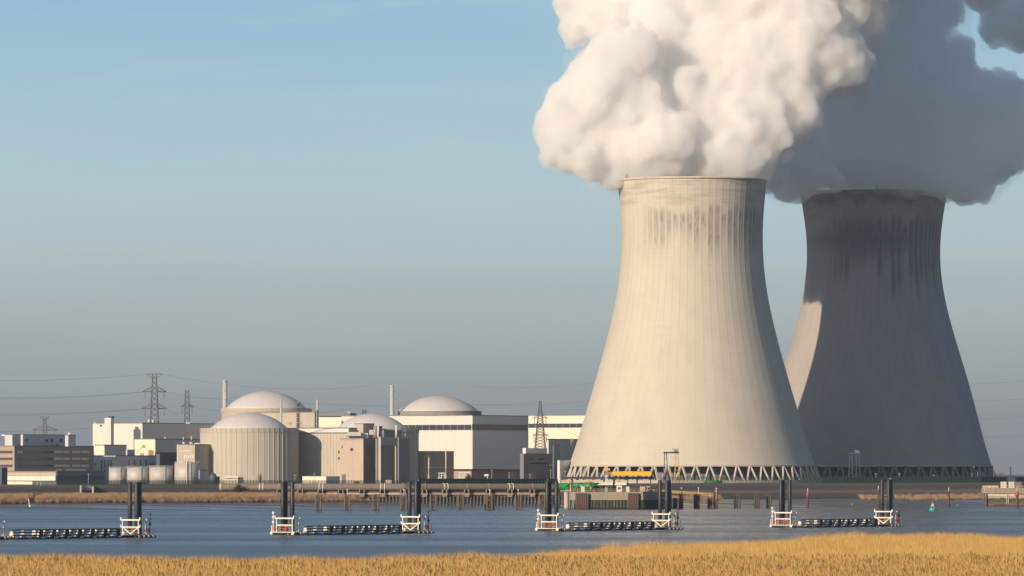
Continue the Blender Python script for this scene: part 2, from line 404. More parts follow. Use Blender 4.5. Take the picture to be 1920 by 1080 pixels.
struct('dike', strip([130, 133, 136, 143, 150, 155, 160, 166, 172, 178, 185, 192, 200, 210, 220, 228, 236, 240, 244, 253, 262, 300], XL), M['bank'], smooth=True)
def land_mat():
    g = NG('polder_land'); p = g.pos()
    n = g.noise(g.mapping(p, (.2, 1, 1)), .01, 4)
    g.base(g.mix(n, (.09, .085, .06), (.14, .12, .08))); g.b.inputs['Roughness'].default_value = 1; return g.m
M['land'] = land_mat()
mb = MB(); XG = [-9000, -3000, -1500, -700, 0, 700, 1500, 3000, 9000]
rows = [None, 4200, 5000, 6000, 7500, 9000, 11000, 13500, 17000]
for r in rows:
    for X in XG:
        Xc = max(-1500, min(1500, X))
        Y = shoreY(Xc) + 300 if r is None else r
        mb.v.append((X, Y, 7.0 - (0 if r is None else max(0, Y - 3800) ** 2 / (2 * 6.37e6) + max(0, Y - 3800) * .0005)))
n = len(XG)
for j in range(len(rows) - 1):
    for i in range(n - 1): mb.f.append((j * n + i, j * n + i + 1, (j + 1) * n + i + 1, (j + 1) * n + i)); mb.m.append(0)
struct('ground', mb, M['land'])

# near bank that carries the reeds
def near_edge(px):                           # far edge of the near reed bed, as depth
    return lerp_tab(px, [(-400, 735), (0, 742), (250, 728), (520, 722), (760, 735), (980, 742), (1120, 815), (1300, 850), (1480, 905), (1640, 975), (1790, 985), (1860, 945), (2300, 960)])
mb = MB(); rowsn = 26; pxs = list(range(-500, 2500, 60))
for j in range(rowsn + 1):
    for px in pxs:
        t = j / rowsn; ye = near_edge(px) + 25
        Y = 120 + (ye - 120) * t; X = XP(px, Y)
        z = 2.3 + .5 * vnoise(X / 30, Y / 30) if t < .93 else (2.3 - 3.2 * (t - .93) / .07)
        if Y < 380: z += 0
        mb.v.append((X, Y, z))
n = len(pxs)
for j in range(rowsn):
    for i in range(n - 1): mb.f.append((j * n + i, j * n + i + 1, (j + 1) * n + i + 1, (j + 1) * n + i)); mb.m.append(0)
gm = mat('marsh_soil', (.30, .20, .09), 1.0, var=.3)
struct('near_bank', mb, gm)

# ------------------------------------------------------------------ reeds (stuff)
def reed_mat(name, c1, c2):
    g = NG(name); p = g.obj(); s_ = g.n('ShaderNodeSeparateXYZ'); g.set(s_.inputs[0], p)
    oi = g.n('ShaderNodeObjectInfo'); wp = g.noise(g.pos(), .06, 3)
    f = g.math('ADD', g.math('MULTIPLY', oi.outputs['Random'], .3), g.math('MULTIPLY', wp, .7))
    cl = g.mix(f, c1, c2); g.base(cl); g.b.inputs['Roughness'].default_value = .8
    tl = g.n('ShaderNodeBsdfTranslucent'); g.set(tl.inputs['Color'], cl); mx = g.n('ShaderNodeMixShader'); mx.inputs[0].default_value = .22
    g.t.links.new(g.b.outputs[0], mx.inputs[1]); g.t.links.new(tl.outputs[0], mx.inputs[2]); g.t.links.new(mx.outputs[0], g.o.inputs['Surface'])
    return g.m
RM = [reed_mat('reed_straw', (.56, .345, .10), (.70, .47, .17)), reed_mat('reed_plume', (.07, .04, .02), (.24, .14, .06)), reed_mat('reed_base', (.40, .23, .065), (.52, .32, .10))]
def clump(seed, nb, rad, hgt, plume, wd):
    r = random.Random(seed); mb = MB()
    for _ in range(nb):
        a = r.random() * 6.283; d = rad * math.sqrt(r.random()); x, y = d * math.cos(a), d * math.sin(a)
        h = hgt * (r.uniform(.66, .98) if r.random() < .72 else r.uniform(.95, 1.30)); ta = r.random() * 6.283; tl = r.uniform(.02, .16) * h; ux, uy = math.cos(ta), math.sin(ta)
        fa = r.uniform(-.9, .9); wx, wy = math.cos(fa) * wd / 2, math.sin(fa) * wd / 2
        m1 = (x + ux * tl * .35, y + uy * tl * .35); m2 = (x + ux * tl, y + uy * tl)
        mb.cur = 2; mb.add([(x - wx, y - wy, 0), (x + wx, y + wy, 0), (m1[0] + wx, m1[1] + wy, h * .5), (m1[0] - wx, m1[1] - wy, h * .5)], [(0, 1, 2, 3)])
        mb.cur = 0; mb.add([(m1[0] - wx, m1[1] - wy, h * .5), (m1[0] + wx, m1[1] + wy, h * .5), (m2[0], m2[1], h)], [(0, 1, 2)])
        for _k in range(3):                  # long narrow leaves off the stem, held upright
            lz = h * r.uniform(.35, .8); la = r.random() * 6.283; ll = r.uniform(.06, .2)
            cx, cy = x + ux * tl * lz / h, y + uy * tl * lz / h
            mb.add([(cx - wx * .7, cy - wy * .7, lz), (cx + wx * .7, cy + wy * .7, lz), (cx + math.cos(la) * ll, cy + math.sin(la) * ll, lz + r.uniform(.35, .7))], [(0, 1, 2)])
        if r.random() < plume and h < hgt * 1.02:
            mb.cur = 1; pl = r.uniform(.3, .48); pw = wd * 2.6
            ex, ey = m2[0] + ux * .1, m2[1] + uy * .1
            mb.add([(m2[0] - pw, m2[1], h), (m2[0] + pw, m2[1], h), (ex + pw * .8, ey, h + pl * .6), (ex, ey, h + pl), (ex - pw * .8, ey, h + pl * .6)], [(0, 1, 2, 3, 4)])
            mb.add([(m2[0], m2[1] - pw, h), (m2[0], m2[1] + pw, h), (ex, ey + pw * .8, h + pl * .6), (ex, ey, h + pl)], [(0, 1, 2, 3)])
    return mb
src = bpy.data.collections.new('reed_sources'); src_near = bpy.data.collections.new('reed_sources_near'); src_far = bpy.data.collections.new('reed_sources_far')
def src_obj(mb, src=src, RM=RM):
    me = bpy.data.meshes.new('reed_clump'); me.from_pydata(mb.v, [], mb.f); [me.materials.append(m) for m in RM]
    me.polygons.foreach_set('material_index', mb.m); o = bpy.data.objects.new('reed_clump', me); src.objects.link(o); return o
srcs = [src_obj(clump(s, 64, 1.15, 2.55, .0, .018)) for s in range(5)]
near_s = [src_obj(clump(s + 20, 60, 1.15, 2.5, .085, .018), src_near) for s in range(5)]
RF = [reed_mat('far_reed_straw', (.50, .34, .20), (.62, .44, .28)), reed_mat('far_reed_plume', (.30, .2, .13), (.42, .3, .2)), reed_mat('far_reed_base', (.36, .24, .15), (.45, .31, .2))]
far_s = [src_obj(clump(s + 40, 44, 1.15, 2.5, .1, .03), src_far, RF) for s in range(4)]
def scatter(name, pts, src, label):
    """one point cloud mesh with rotation/scale attributes; a node tree puts a reed clump on each point"""
    me = bpy.data.meshes.new(name); me.from_pydata([p[:3] for p in pts], [], [])
    at = me.attributes.new('rot', 'FLOAT', 'POINT'); at.data.foreach_set('value', [p[3] for p in pts])
    at = me.attributes.new('scl', 'FLOAT', 'POINT'); at.data.foreach_set('value', [p[4] for p in pts])
    o = bpy.data.objects.new(name, me); COL.objects.link(o)
    tr = bpy.data.node_groups.new(name + '_nodes', 'GeometryNodeTree')
    tr.interface.new_socket('Geometry', in_out='INPUT', socket_type='NodeSocketGeometry'); tr.interface.new_socket('Geometry', in_out='OUTPUT', socket_type='NodeSocketGeometry')
    A = tr.nodes.new; K = tr.links.new
    gi, go = A('NodeGroupInput'), A('NodeGroupOutput'); ci = A('GeometryNodeCollectionInfo'); ci.inputs['Collection'].default_value = src
    ci.inputs['Separate Children'].default_value = True; ci.inputs['Reset Children'].default_value = True
    ip = A('GeometryNodeInstanceOnPoints'); ip.inputs['Pick Instance'].default_value = True
    ra = A('GeometryNodeInputNamedAttribute'); ra.inputs['Name'].default_value = 'rot'
    sa = A('GeometryNodeInputNamedAttribute'); sa.inputs['Name'].default_value = 'scl'
    cx = A('ShaderNodeCombineXYZ'); K(ra.outputs['Attribute'], cx.inputs[2])
    K(gi.outputs[0], ip.inputs['Points']); K(ci.outputs[0], ip.inputs['Instance']); K(cx.outputs[0], ip.inputs['Rotation']); K(sa.outputs['Attribute'], ip.inputs['Scale'])
    K(ip.outputs[0], go.inputs[0])
    md = o.modifiers.new('scatter', 'NODES'); md.node_group = tr
    return tag(o, label, None, None, 'stuff')
pts = []; ptn = []
Yv = 560.0
while Yv < 1000:
    X0, X1 = XP(-60, Yv), XP(1980, Yv); X = X0
    while X < X1:
        x, y = X + rnd.uniform(-.7, .7), Yv + rnd.uniform(-.7, .7); px = 960 + x / y * F
        ed = near_edge(px) + 26 * vnoise(x / 9, 3.1) + 12 * vnoise(x / 2.6, 9)
        if y < ed:
            k = 1 + .26 * vnoise(x / 16, y / 26) + .24 * vnoise(x / 2.6, y / 9)
            if ed - y < 14: k *= .80 + .2 * (ed - y) / 14
            (ptn if (y < 728 + 40 * vnoise(x / 9, y / 9) and rnd.random() < .7) else pts).append((x, y, 2.25 + .5 * vnoise(x / 30, y / 30), rnd.uniform(-.7, .7), k * rnd.uniform(.94, 1.06)))
        X += 1.15
    Yv += 1.35
scatter('reeds', pts, src, 'dense golden reed bed along the near bank of the river')
scatter('plumed_reeds', ptn, src_near, 'nearest reeds with dark brown seed plumes')
pts = []
for px in np.arange(-60, 700, .55):
    for wv in (132.5, 136, 141, 148, 156, 165):
        X = XP(px, 2280); X += rnd.uniform(-1, 1); wq = wv + rnd.uniform(-3, 3)
        if wv > 160 and px > 640: continue
        if px > 610 and rnd.random() < (px - 610) / 90: continue
        if 95 < px < 115: continue
        pts.append((X, shoreY(X) + wq, terr(X, wq) - .1, rnd.uniform(-3, 3), rnd.uniform(.55, .8) * (.85 if wv < 134 else 1)))
for a, b, den in ((1616, 1672, .5), (1688, 1722, .35), (1726, 1850, .7), (1240, 1362, .35), (1850, 1960, .8)):
    for px in np.arange(a, b, .6):
        for wv in (126, 131, 137):
            if rnd.random() < den:
                X = XP(px, 2420 if px > 1500 else 2340); wq = wv + rnd.uniform(-3, 3)
                pts.append((X, shoreY(X) + wq, terr(X, wq) - .1, rnd.uniform(-3, 3), rnd.uniform(.35, .6)))
scatter('far_reeds', pts, src_far, 'tan reed belt at the foot of the far dike')

# ------------------------------------------------------------------ cooling towers
def ctower(pxc, Y, prof_px, m, label, leg_label, n_legs=56):
    cx = XP(pxc, Y); t = thing('cooling_tower', label, 'cooling tower', (cx, Y, 7.0))
    sc = Y / F
    raw = sorted(((ZY(py, Y) - 7.0), rp * sc) for py, rp in prof_px)
    zs = [a for a, _ in raw]; rs = [b for _, b in raw]
    # smooth profile by a cubic through the measured radii
    co = np.polyfit(zs, rs, 5); zz = np.linspace(zs[0], zs[-1], 70); rr = np.polyval(co, zz)
    prof = [(float(r), float(z)) for r, z in zip(rr, zz)]
    nseg = 64 * 8
    def bump(i, z): return (.10 if i % 8 == 0 else .0) * min(1, max(.25, (z - 20) / 90))
    inner = [(max(r - .9, 1), z) for r, z in prof][::-1]
    mb = MB(); mb.lathe((0, 0, 0), prof, nseg, closed=True, bump=bump)
    mb2 = MB(); mb2.lathe((0, 0, 0), [(prof[-1][0] + .25, prof[-1][1] - .9), (prof[-1][0] + .5, prof[-1][1] - .85), (prof[-1][0] + .5, prof[-1][1] + .25), (inner[0][0], inner[0][1] + .25)] + inner, 192, closed=True)
    part('shell', mb, m, t, True, local=True)
    part('rim', mb2, m, t, True, local=True)
    rb = prof[0][0]; zb = prof[0][1]
    mb = MB(); mb.lathe((0, 0, 0), [(rb + .45, zb - .5), (rb + .5, zb + .25), (rb - .8, zb + .3), (rb - .85, zb - .5)], 128, closed=True); mb.f.append(tuple([]) or (0, 1, 2)); mb.f.pop()
    part('ring_beam', mb, M['legc'], t, local=True)
    rf = rb + 3.4
    for i in range(n_legs):
        a = 2 * math.pi * i / n_legs; mb = MB()
        for sgn in (-1, 1):
            af = a + sgn * math.pi / n_legs * .92; at = a + sgn * .006
            mb.beam((rf * math.cos(af), rf * math.sin(af), -.6), (rb * math.cos(at), rb * math.sin(at), zb - .4), .95, .95)
        part('leg', mb, M[leg_label], t, local=True)
    mb = MB(); mb.lathe((0, 0, 0), [(rb - 10, -.5), (rb - 10, zb - 1.5), (rb - 14, zb - .6)], 120, closed=True)
    part('fill_wall', mb, M['fill'], t, local=True)
    mb = MB(); mb.lathe((0, 0, 0), [(rf + 3, -.5), (rf + 3, 1.6), (rf + 2.5, 1.6), (rf + 2.5, -.5)], 96, closed=True)
    part('basin_wall', mb, M['legc'], t, local=True)
    for k in (-1.15, 0.0, .0, 1.15)[:]:
        if k == 0 and len([c for c in t.children if c.name.startswith('aviation')]) > 1: continue
        a = -math.pi / 2 + k * .95 + (.0 if k else -.02); rt = prof[-1][0]; zt = prof[-1][1]
        mb = MB(); mb.tube((rt * math.cos(a), rt * math.sin(a), zt), (rt * math.cos(a), rt * math.sin(a), zt + 2.6), .28, 6)
        part('aviation_lamp', mb, M['darkgrey'], t, local=True)
    return t, prof
PROF1 = [(338, 139.3), (360, 137.3), (385, 135), (427, 132.5), (470, 132.6), (520, 136), (540, 139.5), (590, 149), (645, 162), (715, 181.6), (786, 202.5), (835, 218.3), (873, 231)]
PROF2 = [(362, 137.5), (380, 134), (400, 131), (440, 126.5), (480, 124.8), (520, 126.3), (548, 131), (620, 149.5), (680, 166.2), (757, 188), (835, 209.5), (873, 221)]
T1, pf1 = ctower(1297.7, 3280, PROF1, M['tower1'], 'sunlit cream concrete cooling tower, the nearer of the two', 'legc')
T2, pf2 = ctower(1637.8, 3468, PROF2, M['tower2'], 'sooty cooling tower in shadow, standing behind the sunlit one', 'darkconc')  # darker leg material paints the shade on these legs

# ------------------------------------------------------------------ steam
def steam(name, blobs, label, seed, dens, alb, disp, grow=1.0, voxel=1.35):
    r = random.Random(seed); pts = []
    for (px, py, rp, dY) in blobs:
        Y = dY; c = P(px, py, Y); R0 = rp * Y / F * grow
        pts.append((c, R0))
        nk = int(26 + R0 * 1.1)
        for _ in range(nk):
            d = Vector((r.gauss(0, 1), r.gauss(0, 1), r.gauss(0, 1))).normalized()
            k = R0 * r.uniform(.22, .42); cc = c + d * (R0 * r.uniform(.72, .9)); pts.append((cc, k))
            for _k in range(5):
                d2 = (Vector((r.gauss(0, 1), r.gauss(0, 1), r.gauss(0, 1))) + d * .8).normalized()
                pts.append((cc + d2 * k * .82, k * r.uniform(.3, .5)))
    mb = MB()
    for c, k in pts:
        if k < 1.2: continue
        mb.ball(c, k, n=12 if k > 5 else 8, m=8 if k > 5 else 6)
    me = bpy.data.meshes.new(name); me.from_pydata(mb.v, [], mb.f); o = bpy.data.objects.new(name, me); COL.objects.link(o)
    md = o.modifiers.new('remesh', 'REMESH'); md.mode = 'VOXEL'; md.voxel_size = voxel; md.use_smooth_shade = True
    sm = o.modifiers.new('smooth', 'SMOOTH'); sm.factor = .5; sm.iterations = 3
    for i, (sz, st) in enumerate(disp):
        tx = bpy.data.textures.new(name + str(i), 'CLOUDS'); tx.noise_scale = sz; tx.noise_depth = 2; tx.noise_type = 'SOFT_NOISE'
        dm = o.modifiers.new('d' + str(i), 'DISPLACE'); dm.texture = tx; dm.texture_coords = 'GLOBAL'; dm.strength = st; dm.mid_level = .5
    m2_ = o.modifiers.new('remesh2', 'REMESH'); m2_.mode = 'VOXEL'; m2_.voxel_size = voxel; m2_.use_smooth_shade = True
    s2_ = o.modifiers.new('smooth2', 'SMOOTH'); s2_.factor = .5; s2_.iterations = 2
    dg = bpy.context.evaluated_depsgraph_get(); ev = o.evaluated_get(dg)
    me2 = bpy.data.meshes.new_from_object(ev); me2.name = name
    o.modifiers.clear(); o.data = me2
    # keep the outer skin only: drop specks and inner bubbles
    nv = len(me2.vertices); ed = np.empty(len(me2.edges) * 2, dtype=np.int32); me2.edges.foreach_get('vertices', ed); ed = ed.reshape(-1, 2)
    lab = np.arange(nv)
    while True:
        m_ = np.minimum(lab[ed[:, 0]], lab[ed[:, 1]]); new = lab.copy(); np.minimum.at(new, ed[:, 0], m_); np.minimum.at(new, ed[:, 1], m_); new = new[new]
        if (new == lab).all(): break
        lab = new
    cnt = np.bincount(lab, minlength=nv); keepv = cnt[lab] >= 6000
    co = np.empty(nv * 3, dtype=np.float32); me2.vertices.foreach_get('co', co); co = co.reshape(-1, 3)
    fv = np.array([p.vertices[:] if len(p.vertices) == 4 else tuple(p.vertices) + (p.vertices[0],) for p in me2.polygons]); fv = fv[keepv[fv[:, 0]]]
    idx = np.cumsum(keepv) - 1; m3 = bpy.data.meshes.new(name); m3.from_pydata(co[keepv].tolist(), [], idx[fv].tolist()); m3.validate(); m3.update(); o.data = m3; me2 = m3
    me2.polygons.foreach_set('use_smooth', [True] * len(me2.polygons))
    g = NG(name + '_vapour'); g.t.nodes.remove(g.b)
    vp = g.n('ShaderNodeVolumePrincipled'); vp.inputs['Color'].default_value = (alb, alb, alb, 1); vp.inputs['Density'].default_value = dens
    vp.inputs['Anisotropy'].default_value = .0
    g.t.links.new(vp.outputs[0], g.o.inputs['Volume'])
    tb = g.n('ShaderNodeBsdfTransparent'); df = g.n('ShaderNodeBsdfDiffuse'); df.inputs[0].default_value = (.9, .9, .9, 1)
    mx = g.n('ShaderNodeMixShader'); mx.inputs[0].default_value = STEAM_SURF; g.t.links.new(tb.outputs[0], mx.inputs[1]); g.t.links.new(df.outputs[0], mx.inputs[2])
    if grow == 1.0: g.t.links.new(mx.outputs[0], g.o.inputs['Surface'])
    me2.materials.clear(); me2.materials.append(g.m)
    return tag(o, label, None, None, 'stuff')
STEAM_SURF = 0.04; HAZE = 3e-5
A1 = 3280
FRONT = [(1245, 35, 62, 3300), (1250, 200, 80, 3345), (1180, 232, 58, 3340), (1330, 262, 68, 3350), (1290, 120, 80, 3360), (1180, 352, 18, 3275), (1150, 335, 26, 3270), (1105, 308, 38, 3265), (1060, 275, 45, 3270), (1035, 245, 36, 3275), (1070, 205, 52, 3275), (1112, 160, 56, 3270), (1150, 110, 60, 3270),  # deeper blobs at the list head are added to shade the rear tower
         (1190, 92, 44, 3265), (1120, 240, 70, 3285), (1180, 200, 80, 3280), (1190, 285, 62, 3275), (1250, 270, 70, 3270), (1300, 300, 52, 3280), (1370, 295, 60, 3275), (1310, 190, 85, 3300), (1400, 230, 80, 3290),
         (1260, 90, 75, 3310), (1340, 60, 90, 3310), (1430, 130, 90, 3300), (1500, 60, 85, 3305), (1555, 110, 70, 3310), (1470, 200, 70, 3300), (1130, 30, 52, 3320), (1085, 0, 45, 3325), (1080, 55, 34, 3320), (1085, -50, 60, 3325), (1190, -40, 90, 3320),
         (1300, -70, 120, 3320), (1450, -60, 130, 3320), (1580, -20, 80, 3320), (1620, 40, 55, 3325), (1600, 130, 45, 3325), (1590, -150, 150, 3320), (1400, -230, 160, 3330), (1230, -190, 130, 3330), (1560, -330, 170, 3330), (1380, -420, 170, 3330)]
REAR = [(1500, 342, 30, 3400), (1468, 338, 34, 3390), (1530, 340, 30, 3390), (1440, 310, 45, 3370), (1490, 290, 50, 3380), (1560, 335, 28, 3390), (1530, 300, 55, 3420), (1600, 300, 60, 3430), (1680, 310, 58, 3430), (1750, 318, 52, 3430), (1800, 332, 44, 3430), (1830, 345, 32, 3430), (1850, 295, 52, 3435), (1890, 285, 42, 3440),
        (1560, 210, 90, 3440), (1650, 190, 90, 3440), (1740, 230, 80, 3440), (1820, 235, 70, 3445), (1890, 215, 55, 3450), (1770, 150, 62, 3450), (1690, 90, 70, 3450), (1610, 60, 90, 3450), (1880, 170, 36, 3450), (1700, 10, 60, 3450), (1640, -60, 90, 3450),
        (1765, -25, 30, 3460), (1872, 34, 40, 3500), (1930, 42, 50, 3500), (1840, 5, 24, 3500), (1850, -50, 60, 3490), (1912, 190, 34, 3455), (1850, 168, 34, 3455), (1775, 20, 34, 3465), (1800, 100, 30, 3455), (1720, 50, 55, 3460), (1905, 45, 40, 3500), (1950, 240, 50, 3455)]
steam('steam_plume', FRONT, 'bright white steam billowing out of the sunlit cooling tower', 3, .16, .976, ((26, 8), (9, 5.2), (3.6, 3.0)))
steam('steam_plume', REAR, 'grey shaded steam pouring out of the rear cooling tower', 11, .15, .9995, ((26, 8), (12, 7.5), (4.5, 4.4)))

# ------------------------------------------------------------------ rotated buildings of the plant
B30c, B30s = math.cos(R(30)), math.sin(R(30))
def foot(pl, pc, pr, Y):
    """footprint from the pixel columns of its left edge, nearest corner and right edge; corner at depth Y"""
    cx = XP(pc, Y); ul, ur = (pl - 960) / F, (pr - 960) / F
    W = (cx - ul * Y) / (B30c + B30s * ul); Lr = (ur * Y - cx) / (.5 - .866 * ur)
    c = Vector((cx, Y)); a = c + Vector((-B30c, B30s)) * W; b = c + Vector((.5, .866)) * Lr
    return [c, b, b + (a - c), a]
def slab(fp, z0, z1, grow=0.0):
    c, b, d, a = fp; e1 = (a - c).normalized() * grow; e2 = (b - c).normalized() * grow
    mb = MB(); mb.prism([c - e1 - e2, b - e1 + e2, d + e1 + e2, a + e1 - e2], z0, z1); return mb
def onface(fp, side, px):
    c = fp[0]; q = fp[3] if side == 'l' else fp[1]; d = (q - c).normalized(); u = (px - 960) / F
    t = (u * c.y - c.x) / (d.x - u * d.y); return c + d * t, d
NL = Vector((-.5, -B30c)); NR = Vector((B30c, -.5))
def panel(mb, fp, side, x0, x1, y0, y1, outd, thick=.25):
    """a slab standing proud of a building face, between pixel columns and rows"""
    p, d = onface(fp, side, x0); q, _ = onface(fp, side, x1); nn = NL if side == 'l' else NR
    z1, z0 = ZY(y0, (p.y + q.y) / 2), ZY(y1, (p.y + q.y) / 2)
    a, b = p + nn * (outd - thick), p + nn * outd
    c_, e_ = q + nn * (outd - thick), q + nn * outd
    return mb.prism([a, b, e_, c_], z0, z1)
def windows(root, fp, side, rects, frame='greyclad', pane='glass', grp=None):
    for (x0, x1, y0, y1, *o) in rects:
        mb = MB(); e = min(.35, (x1 - x0) * .12); panel(mb, fp, side, x0 - e, x1 + e, y0 - .35, y1 + .35, .10)
        n_ = o[0] if o else 1
        for k in range(1, n_):               # glazing bars of a long band
            xx = x0 + (x1 - x0) * k / n_; panel(mb, fp, side, xx - .16, xx + .16, y0 - .2, y1 + .2, .22, .2)
        f = part('window', mb, M[frame], root)
        mb = MB(); panel(mb, fp, side, x0, x1, y0, y1, .16, .1); part('pane', mb, M[o[1] if len(o) > 1 else pane], f)
def building(name, label, pl, pc, pr, yt, Y, wall, roof='darkgrey', zb=6.8, group=None, zt=None):
    fp = foot(pl, pc, pr, Y); zt = ZY(yt, Y) if zt is None else zt
    t = thing(name, label, 'building', (fp[0].x, fp[0].y, 7.0), 0, group)
    part('wall', slab(fp, zb, zt), M[wall], t)
    part('roof', slab(fp, zt + .002, zt + .5, .12), M[roof], t)
    return t, fp, zt
def block(root, name, pl, pc, pr, yt, yb, Y, wall, roof=None):
    fp = foot(pl, pc, pr, Y); zt, zb = ZY(yt, Y), ZY(yb, Y) if yb else 6.8
    part(name, slab(fp, zb, zt), M[wall], root)
    if roof: part('roof', slab(fp, zt + .002, zt + .4, .1), M[roof], root)
    return fp

# brown office block at the left
t, fp, zt = building('office_building', 'long brown office building with ribbon windows and a pale grey rooftop storey', -60, 27, 176, 837, 3070, 'brown')
for y in (845.2, 858, 871.2, 884):
    windows(t, fp, 'l', [(-30, -5, y, y + 4.6, 6), (-2, 23, y, y + 4.6, 8)], 'brown', 'glass')
for y in (845.2, 858, 871.2):
    windows(t, fp, 'r', [(33, 42, y, y + 4.6, 4, 'glassreflect' if y < 850 else 'glass'), (43, 100, y, y + 4.6, 14), (101, 116, y, y + 4.4, 6, 'glassreflect'), (118, 130, y, y + 4.4, 5, 'glassreflect'), (135, 150, y, y + 4.4, 6, 'glassreflect'), (152, 166, y, y + 4.4, 6, 'glassreflect')], 'brown')
windows(t, fp, 'r', [(104, 116, 879, 883, 5, 'glassreflect'), (124, 160, 879, 883, 12, 'glassreflect')], 'brown')
p1 = block(t, 'rooftop_storey', 9, 23, 130, 815.5, 837, 3092, 'greyclad', 'darkgrey')
windows(t, p1, 'r', [(46, 52, 823.5, 826.5), (84.8, 90, 823, 829), (94.5, 100, 823, 829), (111, 117, 823, 829), (104.3, 109, 832, 836)], 'whitepaint')
p2 = block(t, 'stair_tower', 39, 42.5, 46, 815, 837, 3085, 'white'); p3 = block(t, 'plant_room', 122, 128, 142, 816.5, 837, 3088, 'greyclad', 'darkgrey')
mb = MB(); mb.cbox(P(15, 816, 3095), 8, .5, .8, R(-30)); part('parapet', mb, M['white'], t)
mb = MB(); mb.tube(P(130.5, 817, 3100), P(130.5, 811, 3100), .9, 10); part('vent_pipe', mb, M['whitepaint'], t)
# canopy hall in front of it
t, fp, zt = building('entrance_hall', 'low entrance hall with cream fascia and glazed front below the brown office', -40, 106, 197, 885, 3000, 'navy', 'darkgrey')
mb = MB(); panel(mb, fp, 'l', -38, 105.6, 885.5, 892, .5, .6); part('upper_fascia', mb, M['tan'], t)
mb = MB(); panel(mb, fp, 'l', -38, 105.8, 892.5, 901, 1.0, 1.1); part('lower_fascia', mb, M['cream'], t)
mb = MB(); panel(mb, fp, 'r', 106.3, 196, 885.5, 892, .4, .5); part('side_fascia', mb, M['darkgrey'], t)
windows(t, fp, 'l', [(x, x + 7.4, 903, 912) for x in (5, 13, 21, 29, 37, 45, 53)], 'palegrey', 'cream')
mb = MB(); panel(mb, fp, 'r', 164, 184, 893, 912, .3, .3); part('gate_door', mb, M['navy'], t)
mb = MB(); mb.cbox((XP(1, 2960), 2960, 11.3), 5, 5, 8.6, R(-30)); single('kiosk', mb, M['navy'], 'dark blue kiosk at the very corner of the cream fascia hall', 'kiosk')

# white turbine hall, left
t, fp, zt = building('turbine_hall', 'tall white windowless hall with a square duct on its front and a shaded side', 174, 266, 430, 794, 3280, 'white', 'darkgrey')
mb = MB(); panel(mb, fp, 'r', 266.4, 425, 795, 900, .35, .4); part('shade_toned_side', mb, M['greyclad'], t)  # grey panel colour puts shade on the long side of the white hall
d = block(t, 'duct', 196, 208, 213.5, 783.5, 856, 3262, 'white'); mb = MB(); mb.cbox(P(209, 782.3, 3266), 2.2, 2.2, 1.1, R(-30)); part('duct_cap', mb, M['black'], t)
for x in (279.5, 287.5):
    mb = MB(); mb.tube(P(x, 794.5, 3300), P(x, 786.5, 3300), .85, 12); part('roof_fan', mb, M['tank'], t, True)
for x in (178, 264, 350, 354):
    mb = MB(); mb.cbox(P(x, 793, 3290), 1.1, 1, .9); mb.tube(P(x, 794, 3290), P(x, 790, 3290), .07, 5); part('roof_unit', mb, M['steel'], t)
t2, fp, zt = building('lower_hall', 'cream hall with a shaded side stepping down from the tall white hall', 252, 290, 400, 824, 3240, 'cream', 'darkgrey')
mb = MB(); panel(mb, fp, 'r', 290.4, 398, 825, 848, .35, .4); part('shade_toned_side', mb, M['greyclad'], t2)  # grey over the cream wall paints the side turned from the sun
mb = MB(); panel(mb, fp, 'r', 290.6, 398, 848.3, 852, .55, .6); part('dark_band', mb, M['navy'], t2)
for x, h in ((310, 821), (344, 821.5), (359, 820)):
    mb = MB(); mb.tube(P(x, 824.5, 3262), P(x, h, 3262), .35, 8); mb.ball(P(x, h, 3262), .6); part('roof_vent', mb, M['steel'], t2)
mb = MB()
mb.beam(P(255, 849, 3222), P(264, 839.5, 3222), .5, .3); mb.beam(P(264, 839.5, 3222), P(274, 839.5, 3222), .5, .3)
for x in (258, 261, 264, 268, 274): mb.beam(P(x, 852, 3222), P(x, 838 if x > 262 else 845, 3222), .12)
mb.beam(P(264, 836.5, 3222), P(274, 836.5, 3222), .1); mb.cbox(P(269.5, 837, 3226), 1.8, 1.5, 1.4)
part('outside_stair', mb, M['yellowdull'], t2)
mb = MB(); mb.cbox(P(266, 852.5, 3220), 2, 2, 1.6); mb.cbox(P(283, 850, 3220), 2.6, 2, 3.2, .3); mb.cbox(P(281, 844.5, 3220), 1, 1, 1); part('roof_equipment', mb, M['yellowdull'], t2)
t, fp, zt = building('annex_block', 'small cream block with a shaded side in front of the tall white windowless hall', 178, 195, 237, 835.3, 3205, 'cream', 'darkgrey')
mb = MB(); panel(mb, fp, 'r', 195.3, 236.6, 836, 856, .3, .35); part('shade_toned_side', mb, M['greyclad'], t)  # side of the cream block greyed to stand for shade
mb = MB(); fpx = foot(236, 238.5, 253, 3200); mb = slab(fpx, 6.8, ZY(842.8, 3200)); part('lean_to', mb, M['greyclad'], t)
t, fp, zt = building('workshop_building', 'pale grey low workshop with slit windows behind the steel tanks', 159, 217, 299, 855.3, 3150, 'palegrey', 'darkgrey')
windows(t, fp, 'l', [(162.3, 164.6, 868.5, 872.6), (166.6, 168.8, 868.5, 872.6), (174.5, 176.6, 868.5, 872.6), (178.8, 181, 868.5, 872.6), (164.5, 167, 879.8, 881.2)] +
        [(x - .9, x + .9, a, b, n_) for x in (190.8, 196.3, 203, 209) for a, b, n_ in ((862.7, 867, 1), (868.5, 877.5, 1), (880.5, 884, 1))], 'palegrey')
windows(t, fp, 'r', [(x - .8, x + .8, 862.5, 874) for x in (241.5, 252.2, 263, 273.5)] + [(x - 1.1, x + 1.1, 868.5, 872) for x in (282, 287.5, 293.3)], 'greyclad')
for x in (170, 176): mb = MB(); mb.cbox(P(x, 853.8, 3165), 1.6, 1.6, 1.0); part('roof_unit', mb, M['steel'], t)
